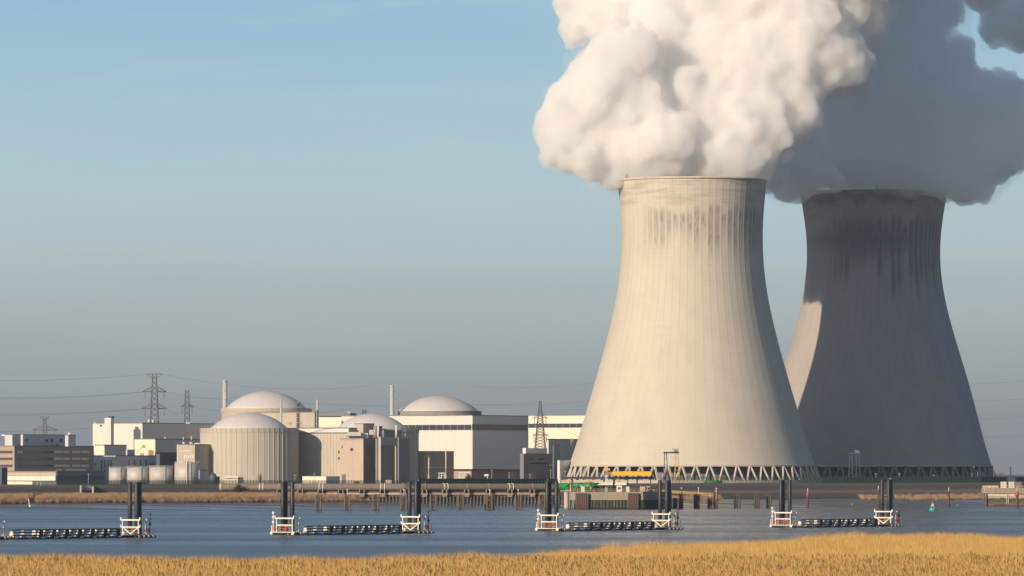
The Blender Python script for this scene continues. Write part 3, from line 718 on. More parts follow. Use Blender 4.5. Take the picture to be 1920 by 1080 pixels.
t, fp, zt = building('navy_hall', 'dark blue-grey shed between the workshop and the tan concrete tower', 293, 299.5, 340, 852.5, 3170, 'navy', 'navy')
t, fp, zt = building('auxiliary_tower', 'tan concrete tower block with five lit slots and two drums on its roof', 332, 365.3, 402, 834.5, 3120, 'concrete', 'darkgrey')
windows(t, fp, 'l', [(x - .85, x + .85, 853.5, 859.3, 1, 'whitepaint') for x in (346, 350, 354, 358, 362)], 'tan')  # white pane colour stands in for light in the slots
windows(t, fp, 'r', [(x - .8, x + .8, y, y + 4, 1, 'tan') for x in (369, 374) for y in (854.5, 866)], 'darkconc')
mb = MB(); panel(mb, fp, 'l', 332.3, 333.6, 834, 900, .25, .3); part('corner_strip', mb, M['whitepaint'], t)
mb = MB(); panel(mb, fp, 'l', 335.5, 356, 844.8, 846, .15, .2); part('pale_ledge', mb, M['white'], t)
for x in (345, 358.7):
    mb = MB(); mb.tube(P(x, 834, 3132), P(x, 828.4, 3132), .95, 12); part('roof_drum', mb, M['tank'], t, True)
mb = MB(); [mb.cbox(P(x, 832, 3140), .6, .6, .9) for x in (366, 368.2, 370.5, 373)]; part('roof_equipment', mb, M['whitepaint'], t)

# ------------------------------------------------------------------ storage tanks
def tank(px, rp, yt, Y, label, roofh=.0, cone=0):
    cx = XP(px, Y); r_ = rp * Y / F; zt = ZY(yt, Y) - 7.0
    t = thing('storage_tank', label, 'tank', (cx, Y, 7.0), 0, 'steel storage tanks by the workshop')
    mb = MB(); mb.lathe((0, 0, 0), [(r_, -.3), (r_, zt)], 48); part('shell', mb, M['tank'], t, True, local=True)
    mb = MB(); mb.lathe((0, 0, 0), [(r_ + .05, zt + .003), (r_ + .05, zt + .12), (0, zt + .12 + (cone or .5))], 48); part('roof', mb, M['steel'], t, True, local=True)
    mb = MB(); n_ = 20
    for k in range(n_):
        a, b = 2 * math.pi * k / n_, 2 * math.pi * (k + 1) / n_; rr = r_ - .1
        mb.beam((rr * math.cos(a), rr * math.sin(a), zt + .1), (rr * math.cos(a), rr * math.sin(a), zt + 1.15), .07)
        for hh in (.6, 1.15): mb.beam((rr * math.cos(a), rr * math.sin(a), zt + hh), (rr * math.cos(b), rr * math.sin(b), zt + hh), .06)
    part('railing', mb, M['whitepaint'], t, local=True)
    mb = MB(); a = R(-70); 
    for da in (-.03, .03): mb.beam(((r_ + .35) * math.cos(a + da), (r_ + .35) * math.sin(a + da), 0), ((r_ + .35) * math.cos(a + da), (r_ + .35) * math.sin(a + da), zt + 1), .1)
    k = 0.0
    while k < zt: mb.beam(((r_ + .35) * math.cos(a - .03), (r_ + .35) * math.sin(a - .03), k), ((r_ + .35) * math.cos(a + .03), (r_ + .35) * math.sin(a + .03), k), .05); k += .5
    part('ladder', mb, M['steel'], t, local=True)
    return t, r_, zt
tank(220.5, 16.5, 879, 3085, 'grey steel tank with rail, first of the tanks after the workshop wall')
tank(258, 20, 878, 3080, 'steel tank with mottled shell, second from the workshop wall')
tank(302, 22.3, 877, 3078, 'broad steel tank with railing next to the domed tank')
t, r_, zt_ = tank(350, 22.8, 869.5, 3072, 'brighter steel tank with a shallow dark dome roof and a pipe up its front', cone=1.5)
mb = MB(); mb.tube((.5, -r_ - .5, 0), (.5, -r_ - .5, zt_ + 1.6), .28, 8); part('riser_pipe', mb, M['steel'], t, local=True)
mb = MB(); mb.lathe((0, 0, zt_ * .36), [(r_ + .02, 0), (r_ + .18, .05), (r_ + .18, .45), (r_ + .02, .5)], 48, closed=True); part('wind_girder', mb, M['steel'], t, local=True)
t, fp, zt = building('pump_house', 'small grey pump house tucked between the domed tank and the round reactor', 371, 374, 388, 882, 3095, 'greyclad')
cx = XP(399.5, 3060); mb = MB(); mb.lathe((cx, 3060, 6.8), [(1.9, 0), (1.9, 4.2), (1.5, 5.2), (.8, 5.8), (0, 6.0)], 20); 
single('dark_vessel', mb, M['navy'], 'dark round-topped vessel at the foot of the ribbed reactor', 'vessel', smooth=True)
mb = MB(); mb.cbox((XP(407, 3066), 3066, 8.8), 2.6, 2.6, 4.2); single('control_cabin', mb, M['navy'], 'dark square cabin beside the round-topped vessel', 'cabin')

# ------------------------------------------------------------------ reactors
def dome_profile(r0, h, z0, n=14, k=1.25):
    return [(r0 * math.cos(a) ** (1 / k) if a < math.pi / 2 - 1e-6 else 0, z0 + h * math.sin(a)) for a in [math.pi / 2 * i / n for i in range(n + 1)]]
def cap_profile(r0, h, z0, n=16):
    Rs = (r0 * r0 + h * h) / (2 * h); a0 = math.asin(min(1, r0 / Rs))
    return [(Rs * math.sin(a0 * (1 - i / n)), z0 + Rs * math.cos(a0 * (1 - i / n)) - (Rs - h)) for i in range(n + 1)]
def reactor(px, Y, rp, yt, dpx, drp, yd, ypar, label, ribs=0, wall='reactor'):
    cx = XP(px, Y); s_ = Y / F; t = thing('reactor_building', label, 'reactor building', (cx, Y, 7.0))
    r_ = rp * s_; zt = ZY(yt, Y) - 7; zp = ZY(ypar, Y) - 7
    bump = (lambda i, z: .22 if i % 10 == 0 else 0) if ribs else None
    mb = MB(); mb.lathe((0, 0, 0), [(r_, -.3), (r_, zp)], ribs * 10 if ribs else 96, bump=bump); part('wall', mb, M[wall], t, local=True)
    mb = MB(); mb.lathe((0, 0, 0), [(r_ + .3, zp + .01), (r_ + .3, zt), (r_ - .5, zt), (r_ - .5, zt - .6), (0, zt - .6)], ribs if ribs else 96, bump=None); part('parapet', mb, M[wall], t, local=True)
    if ribs:
        mb = MB()
        for k in range(ribs):
            a = 2 * math.pi * k / ribs; mb.beam(((r_ + .32) * math.cos(a), (r_ + .32) * math.sin(a), zp + .05), ((r_ + .32) * math.cos(a), (r_ + .32) * math.sin(a), zt - .05), .22)
        part('parapet_joint', mb, M['darkconc'], t, local=True)
    dx = XP(dpx, Y) - cx
    mb = MB(); mb.lathe((dx, 0, 0), cap_profile(drp * s_, (yt - yd) * s_ + .4, zt - .5), 72); part('dome', mb, M['dome'], t, True, local=True)
    return t, dx, s_
t, dx, s_ = reactor(467.5, 3150, 91.5, 803, 467, 74.5, 773, 811, 'round ribbed concrete reactor with a low white dome, nearest to the tanks', 56)
t, dx, s_ = reactor(697, 3192, 87.5, 804, 697, 68, 775, 811, 'domed concrete reactor half hidden behind the cooling units', 42)
t, dx, s_ = reactor(499.5, 3345, 84.5, 766, 499, 77.5, 733, 773, 'high-set domed reactor rising behind the ribbed round one', 0, 'concrete')
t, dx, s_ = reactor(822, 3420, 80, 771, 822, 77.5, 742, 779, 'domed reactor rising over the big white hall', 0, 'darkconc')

# fuel building behind the first reactors
t, fp, zt = building('fuel_building', 'stained concrete block with a dark flat roof between two domed reactors', 460, 590, 597, 774, 3300, 'concrete', 'darkconc')
for x in (542, 545.5): mb = MB(); mb.tube(P(x, 797, 3296), P(x, 791.5, 3296), .35, 8); part('vent_pipe', mb, M['yellowdull'], t)
t, fp, zt = building('cream_hall', 'cream hall end with a dark overhanging roof seen over the ribbed reactor annex', 598, 657, 662, 782, 3420, 'cream', 'darkgrey')
mb = slab([v + Vector((0, -1)) for v in foot(597, 657, 668, 3419)], ZY(782, 3420) + .6, ZY(774.5, 3420), .0); part('roof_storey', mb, M['darkgrey'], t)
mb = MB(); mb.box(XP(652, 3430), 3430, ZY(774.5, 3430), XP(656, 3430), 3432, ZY(771, 3430)); part('roof_unit', mb, M['steel'], t)
t, fp, zt = building('annex_hall', 'beige ribbed annex with a white roof band beside the round reactor', 532, 655, 690, 803.5, 3146, 'reactor', 'darkgrey')
mb = MB(); panel(mb, fp, 'l', 533, 655, 803.8, 811, .8, .9); part('roof_band', mb, M['white'], t)
mb = MB(); panel(mb, fp, 'l', 534, 654, 811.2, 812.3, .4, .5); part('painted_shadow', mb, M['black'], t)  # black strip paints the shade under the white roof band
mb = MB(); 
for x in range(565, 655, 6): panel(mb, fp, 'l', x, x + .5, 812.5, 905, .12, .2)
part('wall_rib', mb, M['tan'], t)
mb = MB()
for k in range(30): mb.beam(P(562 + k * 3.1, 803.4, 3150), P(562 + k * 3.1, 800.6, 3150), .14)
mb.beam(P(562, 800.8, 3150), P(652, 800.8, 3150), .14); part('roof_railing', mb, M['darkgrey'], t)
windows(t, fp, 'l', [(634.5, 637, 845, 850), (634.5, 637, 857, 862)], 'darkconc')

def stack(px, rp, yt, yb, Y, label, m='steel', gadgets=2, grp='slim vent stacks among the reactors'):
    cx = XP(px, Y); t = thing('vent_stack', label, 'vent stack', (cx, Y, 7.0), 0, grp)
    r_ = rp * Y / F; zt = ZY(yt, Y) - 7; zb = ZY(yb, Y) - 7
    mb = MB(); mb.lathe((0, 0, 0), [(r_, 0), (r_, zt), (r_ - .15, zt), (r_ - .15, zt - 1.5)], 24, closed=True); part('flue', mb, M[m], t, True, local=True)
    for k in range(gadgets):
        z = zt - .6 - k * (zt - zb) / max(gadgets, 1) * .92; mb = MB(); mb.lathe((0, 0, z), [(r_, -.12), (r_ + .35, -.12), (r_ + .35, .12), (r_, .12)], 24, closed=True)
        mb.box(r_, -.5, z - .1, r_ + 1.0, .5, z + .1)
        for hh in (.5, 1.0): mb.beam((r_ + .95, -.5, z + hh), (r_ + .95, .5, z + hh), .07)
        mb.beam((r_ + .95, -.5, z), (r_ + .95, -.5, z + 1), .07); mb.beam((r_ + .95, .5, z), (r_ + .95, .5, z + 1), .07)
        part('service_ring', mb, M['steel'], t, local=True)
    return t
stack(421.7, 4.3, 712.5, 768, 3420, 'tall thick steel stack at the edge of the rear domed reactor', gadgets=3)
stack(735, 3.7, 722, 782, 3405, 'tall steel stack beside the dome over the white hall', gadgets=3)
stack(527, 2.2, 748.5, 800, 3190, 'slender pale stack rising behind the near dome', gadgets=0)
stack(595, 2.3, 749.5, 803, 3185, 'slender pale stack on the annex roof right of the lattice-clad one', gadgets=0)
t = stack(559, 2.1, 752, 804, 3172, 'dark stack with platforms and lattice braces between the two slender ones', m='lattice', gadgets=5)
mb = MB(); zt_ = ZY(751, 3172) - 7
for sx, sy in ((-1, -1), (1, -1), (1, 1), (-1, 1)): mb.beam((sx * .95, sy * .95, 20), (sx * .95, sy * .95, zt_), .14)
for k in range(14):
    z = zt_ - 1 - k * 1.1; mb.beam((-.95, -.95, z), (.95, -.95, z - 1.1), .09); mb.beam((.95, -.95, z), (.95, .95, z - 1.1), .09)
part('lattice_frame', mb, M['lattice'], t, local=True)

# concrete block in front of the second reactor with cooling units
t, fp, zt = building('diesel_building', 'bare concrete block with lit front, dark recess and cooling units on its roof', 637, 681, 706, 823.5, 3118, 'tan', 'darkconc')
mb = MB(); panel(mb, fp, 'r', 681.4, 705, 824.5, 905, .2, .25); part('side_wall', mb, M['darkconc'], t)  # dark concrete panel paints the side that lies in shade
windows(t, fp, 'l', [(657, 662, 840, 845.5)], 'tan'); windows(t, fp, 'l', [(641, 642.4, 836, 840.5)], 'yellowdull')
mb = MB(); panel(mb, fp, 'l', 637.4, 680.6, 848.2, 849, .2, .25); panel(mb, fp, 'l', 637.4, 662, 823.8, 824.8, .3, .3); part('ledge', mb, M['tan'], t)
mb = MB()
for a, b, c_, h0, h1 in ((651, 677, 0, 810, 818), (679, 690, 4, 812, 822), (692, 703, 4, 806, 815), (716, 735, 8, 808, 820)):
    Y_ = 3140 + c_; mb.box(XP(a, Y_), Y_, ZY(h1, Y_), XP(b, Y_), Y_ + 6, ZY(h0, Y_))
part('cooling_unit', mb, M['steel'], t)
mb = MB()
for x in np.arange(650, 750, 4.2):
    mb.beam(P(x, 824, 3136), P(x, 817 + (x * 7 % 5), 3136), .16); mb.beam(P(x, 820 + (x * 3 % 4), 3136), P(x + 4.2, 818.5 + (x * 5 % 4), 3136), .13)
mb.beam(P(650, 817.5, 3136), P(706, 817.5, 3136), .2); mb.beam(P(699, 807, 3136), P(706, 822, 3136), .3); mb.beam(P(706, 807, 3136), P(699, 822, 3136), .2)
part('pipework', mb, M['lattice'], t)
block(t, 'roof_block', 665, 681, 702, 795, 812, 3150, 'concrete', 'darkgrey'); block(t, 'roof_house', 700, 706, 717, 800, 824, 3155, 'darkconc', 'darkgrey')
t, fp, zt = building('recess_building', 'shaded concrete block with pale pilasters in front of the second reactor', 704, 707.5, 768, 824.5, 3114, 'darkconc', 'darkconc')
mb = MB()
fr_ = [(704.3, 707.3, 'l')]
for a, b, m_ in ((709.2, 713.2, 'tan'), (740.5, 742.8, 'tan')):
    q = foot(a, b - .3, b + 1.6, 3108 if a < 730 else 3120); mb = slab(q, 6.8, ZY(819 if a < 730 else 822, 3110)); part('pilaster', mb, M[m_], t)
q = foot(711, 713.5, 745, 3106); mb = slab(q, ZY(834.5, 3110), ZY(819.6, 3110)); part('lintel', mb, M['concrete'], t)
for x, m_ in ((713.5, 'whitepaint'), (746.8, 'whitepaint')):
    mb = MB(); mb.tube(P(x, 905, 3100), P(x, 820, 3100), .18, 8); part('downpipe', mb, M['steel'], t)
for x in (709.2, 743):
    mb = MB(); mb.tube(P(x, 821, 3112), P(x, 797.5, 3112), .55, 12); part('flue', mb, M['whitepaint'], t, True)
q = foot(716, 720, 752, 3140); mb = slab(q, ZY(824, 3140), ZY(806, 3140)); part('roof_house', mb, M['darkgrey'], t)

# big white hall
t, fp, zt = building('containment_hall', 'huge white hall with a lit front, a shaded side and a continuous window band', 640, 885, 990.5, 779.5, 3330, 'white', 'darkgrey', zb=ZY(879.5, 3330))
mb = MB(); panel(mb, fp, 'r', 885.4, 990, 780.2, 796, .3, .35); panel(mb, fp, 'r', 885.4, 990, 807.4, 879.2, .3, .35); part('shade_toned_side', mb, M['palegrey'], t)  # pale grey laid over white paints the hall's shaded side
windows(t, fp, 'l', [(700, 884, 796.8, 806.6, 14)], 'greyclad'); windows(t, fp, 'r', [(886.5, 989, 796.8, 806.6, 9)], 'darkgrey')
pl = slab(foot(642, 884, 986, 3334), 6.8, ZY(879.8, 3330)); part('plinth', pl, M['brown'], t)
mb = slab(foot(641, 885, 990, 3332), ZY(881.3, 3330), ZY(879.6, 3330)); part('painted_shadow', mb, M['darkgrey'], t)  # dark strip paints a line of shade between hall and plinth
t, fp, zt = building('transformer_block', 'brown-grey concrete block with one lit edge against the big white wall', 785, 795.5, 851, 847.3, 3190, 'brown', 'darkconc')
mb = MB(); panel(mb, fp, 'l', 785.4, 795.2, 848, 905, .2, .25); part('painted_lit_wall', mb, M['tan'], t)  # lighter tan panel paints sunlight on the left face
mb = MB(); panel(mb, fp, 'r', 797, 848, 876, 877, .3, .3); part('pipe_rail', mb, M['steel'], t)
for px, yt, lab in ((804, 858, 'shorter white mast in front of the brown transformer block'), (836, 842, 'taller white mast with a thin tip before the transformer block')):
    Y = 3085; th = thing('flue_mast', lab, 'mast', (XP(px, Y), Y, 7)); zt_ = ZY(yt, Y) - 7
    mb = MB(); mb.tube((0, 0, 5), (0, 0, zt_), .30, 10, .24); part('mast', mb, M['whitepaint'], th, True, local=True)
    mb = MB(); mb.tube((0, 0, -.2), (0, 0, 5), .5, 10); part('base', mb, M['tan'], th, local=True)
    mb = MB(); mb.tube((0, 0, zt_), (0, 0, zt_ + 1.2), .08, 5); part('tip', mb, M['steel'], th, local=True)
for k, (a, b, yt, lab) in enumerate(((823, 833, 887, 'white pipe rack frame at the foot of the taller mast'), (861, 880, 886, 'white pipe portal in front of the brown plinth'))):
    Y = 3075; mb = MB()
    for x in (a, (a + b) / 2, b): mb.beam(P(x, 907, Y), P(x, yt, Y), .3)
    mb.beam(P(a - 1, yt, Y), P(b + 1, yt, Y), .45); mb.beam(P(a, yt + 5, Y), P(b, yt + 5, Y), .2); mb.beam(P(a - 2, yt + 9, Y), P((a + b) / 2, yt + 9, Y), .5)
    single('pipe_rack', mb, M['palegrey'], lab, 'pipe rack')
mb = MB(); Y = 3050; mb.box(XP(908, Y), Y, ZY(893, Y), XP(916, Y), Y + .4, ZY(889, Y)); mb.tube(P(914, 907, Y + .6), P(914, 889, Y + .6), .18, 6)
single('floodlight_panel', mb, M['whitepaint'], 'white panel on a post before the shaded side of the white hall', 'panel')

t, fp, zt = building('machine_hall', 'long bright cream hall with a dark window band behind the lattice pylon', 920, 1135, 1180, 779, 3560, 'cream', 'darkgrey')
windows(t, fp, 'l', [(991, 1133, 794.2, 801.8, 11)], 'greyclad')
t, fp, zt = building('switch_house', 'grey shaded building with small dark windows beside the sunlit tower', 1024, 1027.5, 1110, 824.2, 3330, 'palegrey', 'darkgrey')
mb = MB(); panel(mb, fp, 'r', 1028, 1108, 825, 905, .3, .35); part('shade_toned_side', mb, M['greyclad'], t)  # shade side coloured darker than the walls
windows(t, fp, 'r', [(1066, 1078, 847, 851), (1066, 1078, 858.5, 862), (1066, 1078, 870, 873)], 'greyclad')
mb = MB(); mb.cbox(P(1072, 828, 3318), 1.6, 1.4, 3.5); mb.cbox(P(1072, 833, 3316), 1.0, 1, 2.4); part('hoist_hood', mb, M['darkgrey'], t)
t, fp, zt = building('service_block', 'dark brick service block with small windows right of the white hall', 975, 982, 1049, 852, 3290, 'darkgrey', 'darkgrey')
windows(t, fp, 'r', [(991, 1001, 859, 862), (1010, 1020, 859, 862), (1029, 1036, 871, 873, 1, 'glassreflect'), (991, 1026, 847.5 + 20, 870)], 'darkgrey')
mb = MB(); mb = slab(foot(980, 986, 1026, 3300), zt, ZY(840, 3300)); part('upper_storey', mb, M['palegrey'], t)
t, fp, zt = building('lift_tower', 'narrow dark blue tower between the service block and the grey switch house', 1036, 1039, 1049, 835, 3270, 'navy', 'black')
mb = MB(); q = foot(1045, 1049.5, 1090, 3262); mb = slab(q, 6.8, ZY(863, 3262)); part('lean_to', mb, M['palegrey'], t)

# ------------------------------------------------------------------ low things behind the dike
t = thing('site_cabin', 'small white-roofed cabin at the foot of the ribbed reactor', 'cabin', (XP(436, 2990), 2990, 7))
mb = MB(); mb.prism([(XP(421, 2990), 2990), (XP(446, 2990), 2990), (XP(446, 2990), 2996), (XP(421, 2990), 2996)], 6.8, ZY(897, 2990)); part('wall', mb, M['cream'], t)
mb = MB(); mb.box(XP(420.5, 2990), 2989, ZY(897, 2990) + .01, XP(447, 2990), 2997, ZY(891.8, 2990)); part('roof', mb, M['white'], t)
mb = MB(); mb.cbox((XP(450, 2992), 2993, 8.4), 3.2, 5.5, 4.4); part('porch', mb, M['navy'], t)
t = thing('container_office', 'long cream container office with a shaded side and flat roof', 'building', (XP(590, 2985), 2985, 7))
fp = foot(567, 611, 637, 2985); part('wall', slab(fp, 6.8, ZY(894, 2985)), M['cream'], t); part('roof', slab(fp, ZY(894, 2985) + .002, ZY(893, 2985), .1), M['white'], t)
mb = MB(); panel(mb, fp, 'r', 611.4, 636.5, 894.4, 912, .15, .2); part('side_wall', mb, M['palegrey'], t)  # cream office given a grey panel as its shaded side
windows(t, fp, 'l', [(580, 595, 904.5, 908, 5)], 'darkgrey', 'whitepaint')
mb = MB(); mb.cbox((XP(644.5, 2990), 2992, 9), 2.0, 2, 6.2); single('transformer_cabinet', mb, M['darkgrey'], 'tall dark cabinet at the end of the cream container office', 'cabinet')
mb = MB(); mb.box(XP(723, 2700), 2700, 8.2, XP(734, 2700), 2703, ZY(900, 2700)); single('equipment_box', mb, M['cream'], 'cream equipment box behind the brown pipe near the pilasters', 'box')
mb = MB(); mb.box(XP(664, 2800), 2800, 6.8, XP(674, 2800), 2803, ZY(902.5, 2800)); single('skip_container', mb, M['rust'], 'rust-red skip standing before the concrete block', 'skip')

# fence of green mesh along the dike, in panels between posts
def crest(px, Yg=2430): X = XP(px, Yg); Y = shoreY(X) + 243; X = XP(px, Y); return X, shoreY(X) + 243
def fence(name, label, a, b, y_up, m, step=5.6, solid=False, back=4):
    X0, Y0 = crest(a); t = thing(name, label, 'fence', (X0, Y0, 8.6)); mb = MB(); mp_ = MB(); k = a
    while k < b:
        k2 = min(b, k + step); xa, ya = crest(k); xb, yb = crest(k2); ya += back; yb += back; za, zb_ = terr(xa, 243 + back) - .2, terr(xb, 243 + back) - .2
        ta, tb_ = ZY(y_up, ya), ZY(y_up, yb)
        if solid:
            mb.add([(xa, ya, za), (xb, yb, zb_), (xb, yb, tb_), (xa, ya, ta), (xa, ya + .06, za), (xb, yb + .06, zb_), (xb, yb + .06, tb_), (xa, ya + .06, ta)], [(0, 1, 2, 3), (7, 6, 5, 4), (3, 2, 6, 7), (0, 4, 5, 1), (0, 3, 7, 4), (1, 5, 6, 2)])
        else:
            n_ = 14
            for q in range(n_ + 1):
                f_ = q / n_; mb.beam((xa + (xb - xa) * f_, ya + (yb - ya) * f_, za), (xa + (xb - xa) * f_, ya + (yb - ya) * f_, ta), .04)
            for q in range(5):
                f_ = (q + .5) / 5; mb.beam((xa, ya, za + (ta - za) * f_), (xb, yb, zb_ + (tb_ - zb_) * f_), .05)
        mp_.beam((xa, ya - .02, za), (xa, ya - .02, ta + .12), .14); k = k2
    part('mesh_panel', mb, M[m], t); part('post', mp_, M['fence'], t); return t
fence('mesh_fence', 'see-through green mesh fence along the dike in front of tanks and reactors', 104, 800, 900.5, 'fence')
fence('screen_fence', 'dense dark green screen fence in front of the white hall side', 786, 1046, 897.5, 'hedge', solid=True)
fence('security_fence', 'dark green fence along the foot of the two cooling towers', 1240, 1846, 893.5, 'fence', step=7)
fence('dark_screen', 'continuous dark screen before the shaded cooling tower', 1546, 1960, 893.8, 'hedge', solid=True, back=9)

def lamp(px, yt, label, arm=0):
    X, Y = crest(px); Y += 12; z0 = 7.6; zt_ = ZY(yt, Y); t = thing('lamp_post', label, 'lamp post', (X, Y, z0), 0, 'lamp posts along the dike fence')
    mb = MB(); mb.tube((0, 0, 0), (0, 0, zt_ - z0), .11, 6, .07); part('pole', mb, M['steel'], t, local=True)
    mb = MB(); mb.box(-.45, -.15, zt_ - z0, .45, .15, zt_ - z0 + .12); part('lamp_head', mb, M['steel'], t, local=True)
for px, yt, lab in ((17, 889, 'left of the cream fascia'), (60, 893, 'before the glazed entrance hall'), (67, 894, 'second before the glazed entrance hall'), (158, 889, 'beside the dark blue gate door'), (235, 899, 'before the mottled tank'),
                    (471, 893, 'before the ribbed reactor'), (550.5, 891, 'above the left mooring piles'), (587, 888, 'at the cream container office'), (922, 882, 'at the white panel'), (954.5, 886, 'in front of the plinth corner'), (994, 890, 'before the dark service block'),
                    (1033, 882, 'tallest before the service block'), (1052, 886, 'at the left end of the dark gantry beam'), (1060, 884, 'at the foot of the sunlit tower'), (1647, 888, 'in front of the shaded tower base'), (1692, 888, 'second in front of the shaded tower base'), (1757, 891, 'with ochre pole near the shaded tower'),
                    (1830, 888, 'near the edge of the shaded tower'), (1872, 879, 'tall with a flat head at the open horizon')):
    lamp(px, yt, 'thin pale lamp post ' + lab)
mb = MB(); mb.tube((XP(1895, 2600), 2600, 6.5), (XP(1895, 2600), 2600, ZY(876.5, 2600)), .25, 6); mb.cbox((XP(1894.6, 2600), 2600, ZY(877.5, 2600)), .6, .5, .9)
single('signal_post', mb, M['bluesteel'], 'dark signal post standing above the flat dark shed', 'signal post')
mb = MB(); mb.box(XP(1890, 2590), 2590, 6.8, XP(1904, 2590), 2596, ZY(892.5, 2590)); single('flat_shed', mb, M['bluesteel'], 'flat dark shed at the end of the dike by the open horizon', 'shed')

# ------------------------------------------------------------------ slipway at the left
t = thing('slipway', 'pale concrete slipway with side walls cut into the grassy dike', 'slipway', (XP(165, 2230), 2230, 4))
def wq(px, wv): X = XP(px, 2240); Y = shoreY(X) + wv; X = XP(px, Y); return X, shoreY(X) + wv
for a, nm in ((149, 'side_wall'), (172, 'side_wall')):
    x0, y0 = wq(a, 176); x1, y1 = wq(a + 5, 240); mb = MB(); mb.prism([(x0, y0), (x0 + .6, y0), (x1 + .6, y1), (x1, y1)], 2.5, 8.9 if a < 160 else 8.4); part(nm, mb, M['concrete'], t)
x0, y0 = wq(150, 214); x1, y1 = wq(173, 214); mb = MB(); mb.prism([(x0, y0), (x1, y1), (x1 + 1, y1 + 1), (x0 + 1, y0 + 1)], 2.5, 8.6); part('head_wall', mb, M['concrete'], t)
x0, y0 = wq(150, 176); mb = MB(); mb.prism([(x0 + .6, y0), (x0 + 4.6, y0), (x1, y1 - .3), (x1 - 4, y1 - .3)], 2.5, 5.6); part('ramp', mb, M['palegrey'], t)
mb = MB(); X, Y = wq(52, 92); mb.beam((X, Y, .8), (X - .5, Y, 4.4), .28); mb.beam((X, Y, .5), (X + .15, Y, 2.0), .25)
single('marker_stake', mb, M['whitepaint'], 'leaning white marker stake on the mud below the slipway', 'stake')
for px, lab in ((163, 'dark marker box in the reeds just below the slipway'), (206.5, 'dark marker box in the reeds between slipway and mooring piles')):
    X, Y = wq(px, 140); z = terr(X, 140); mb = MB(); mb.cbox((X, Y, z + 2.2), .7, .7, .6); mb.beam((X, Y, z - .2), (X, Y, z + 2), .2); single('marker_box', mb, M['darkgrey'], lab, 'marker')

M['sadcon'] = mat('saddle_concrete', (.25, .21, .17), .85, var=.15, dirt=.3); M['deckandshade'] = mat('dark_deck_and_shade', (.07, .065, .06), .9, var=.2)  # dark deck colour, also used for painted shade under the pipe
# ------------------------------------------------------------------ the big pipe on its bridge
def pipe_w(px): return lerp_tab(px, [(410, 190), (560, 158), (760, 122), (1070, 92)])
def pipe_pt(px, py=913.2):
    Y = 2300
    for _ in range(4): Y = shoreY(XP(px, Y)) + pipe_w(px)
    return P(px, py, Y)
t = thing('pipe_bridge', 'long brown concrete pipe carried on saddles and piles along the river bank', 'pipe bridge', tuple(pipe_pt(740, 930)))
joints = [413, 455, 491, 524, 563, 601, 639, 678.5, 717, 755.5, 796, 833.6, 875, 915.6, 956, 997.7, 1046]
for a, b in zip(joints, joints[1:]):
    mb = MB(); pa, pb = pipe_pt(a), pipe_pt(b); mb.tube(pa, pb, 1.34, 28, cap=False); part('pipe', mb, M['pipe'], t, True)
    d = (pb - pa).normalized(); mb = MB(); mb.tube(pa - d * .25, pa + d * .25, 1.46, 28); part('joint_ring', mb, M['darkconc'], t)
for x in (414.5, 487.5, 494, 598.5, 605.5, 714, 721, 831.5, 838, 953.5, 960.5):
    pa = pipe_pt(x); d = (pipe_pt(x + 1) - pa).normalized(); mb = MB(); mb.tube(pa - d * .16, pa + d * .16, 1.52, 28); part('white_band', mb, M['whitepaint'], t)
for x in joints[3:-1]:
    pa = pipe_pt(x); mb = MB(); d = (pipe_pt(x + 1) - pa).normalized()
    for sg in (-1, 1):
        c = pa + d * sg * .85; mb.cbox((c.x, c.y - 1.5, c.z - 1.55), .42, .7, 1.3); mb.cbox((c.x, c.y, c.z - 1.9), .42, 3.6, 1.0)
    mb.cbox((pa.x, pa.y, pa.z - 2.7), 2.6, 3.8, .7); mb.cbox((pa.x, pa.y, pa.z - 3.4), 1.9, 3.4, .7)
    part('saddle', mb, M['sadcon'], t)
for a, b in zip(joints[3:-1], joints[4:]):
    pa, pb = pipe_pt(a + 6, 925.6), pipe_pt(b - 6, 925.6); mb = MB(); mb.beam(pa, pb, 1.0, .75); part('walkway_beam', mb, M['ochre'], t)
    pa, pb = pipe_pt(a - 3, 928.8), pipe_pt(b + 3, 928.8); pa.y += .8; pb.y += .8; mb = MB(); mb.beam(pa, pb, 2.2, 1.2); part('deck_beam', mb, M['deckandshade'], t)
    pa, pb = pipe_pt(a - 3, 922.0), pipe_pt(b + 3, 922.0); pa.y += 1.0; pb.y += 1.0; mb = MB(); mb.beam(pa, pb, 1.6, 1.35); part('pipe_shadow_beam', mb, M['deckandshade'], t)  # dark beam added to stand for the shadow band under the pipe
x = 700.0
while x < 1060:
    pa = pipe_pt(x, 929.5); X, Y = pa.x, pa.y; mb = MB(); z0 = terr(X, pipe_w(x)) - .8
    for dy in (-1.3, 1.4): mb.tube((X + dy * .2, Y + dy, z0), (X + dy * .2, Y + dy, pa.z), .27, 8)
    part('pile', mb, M['wood'], t); x += 6.35
pa = pipe_pt(421, 911); mb = MB()

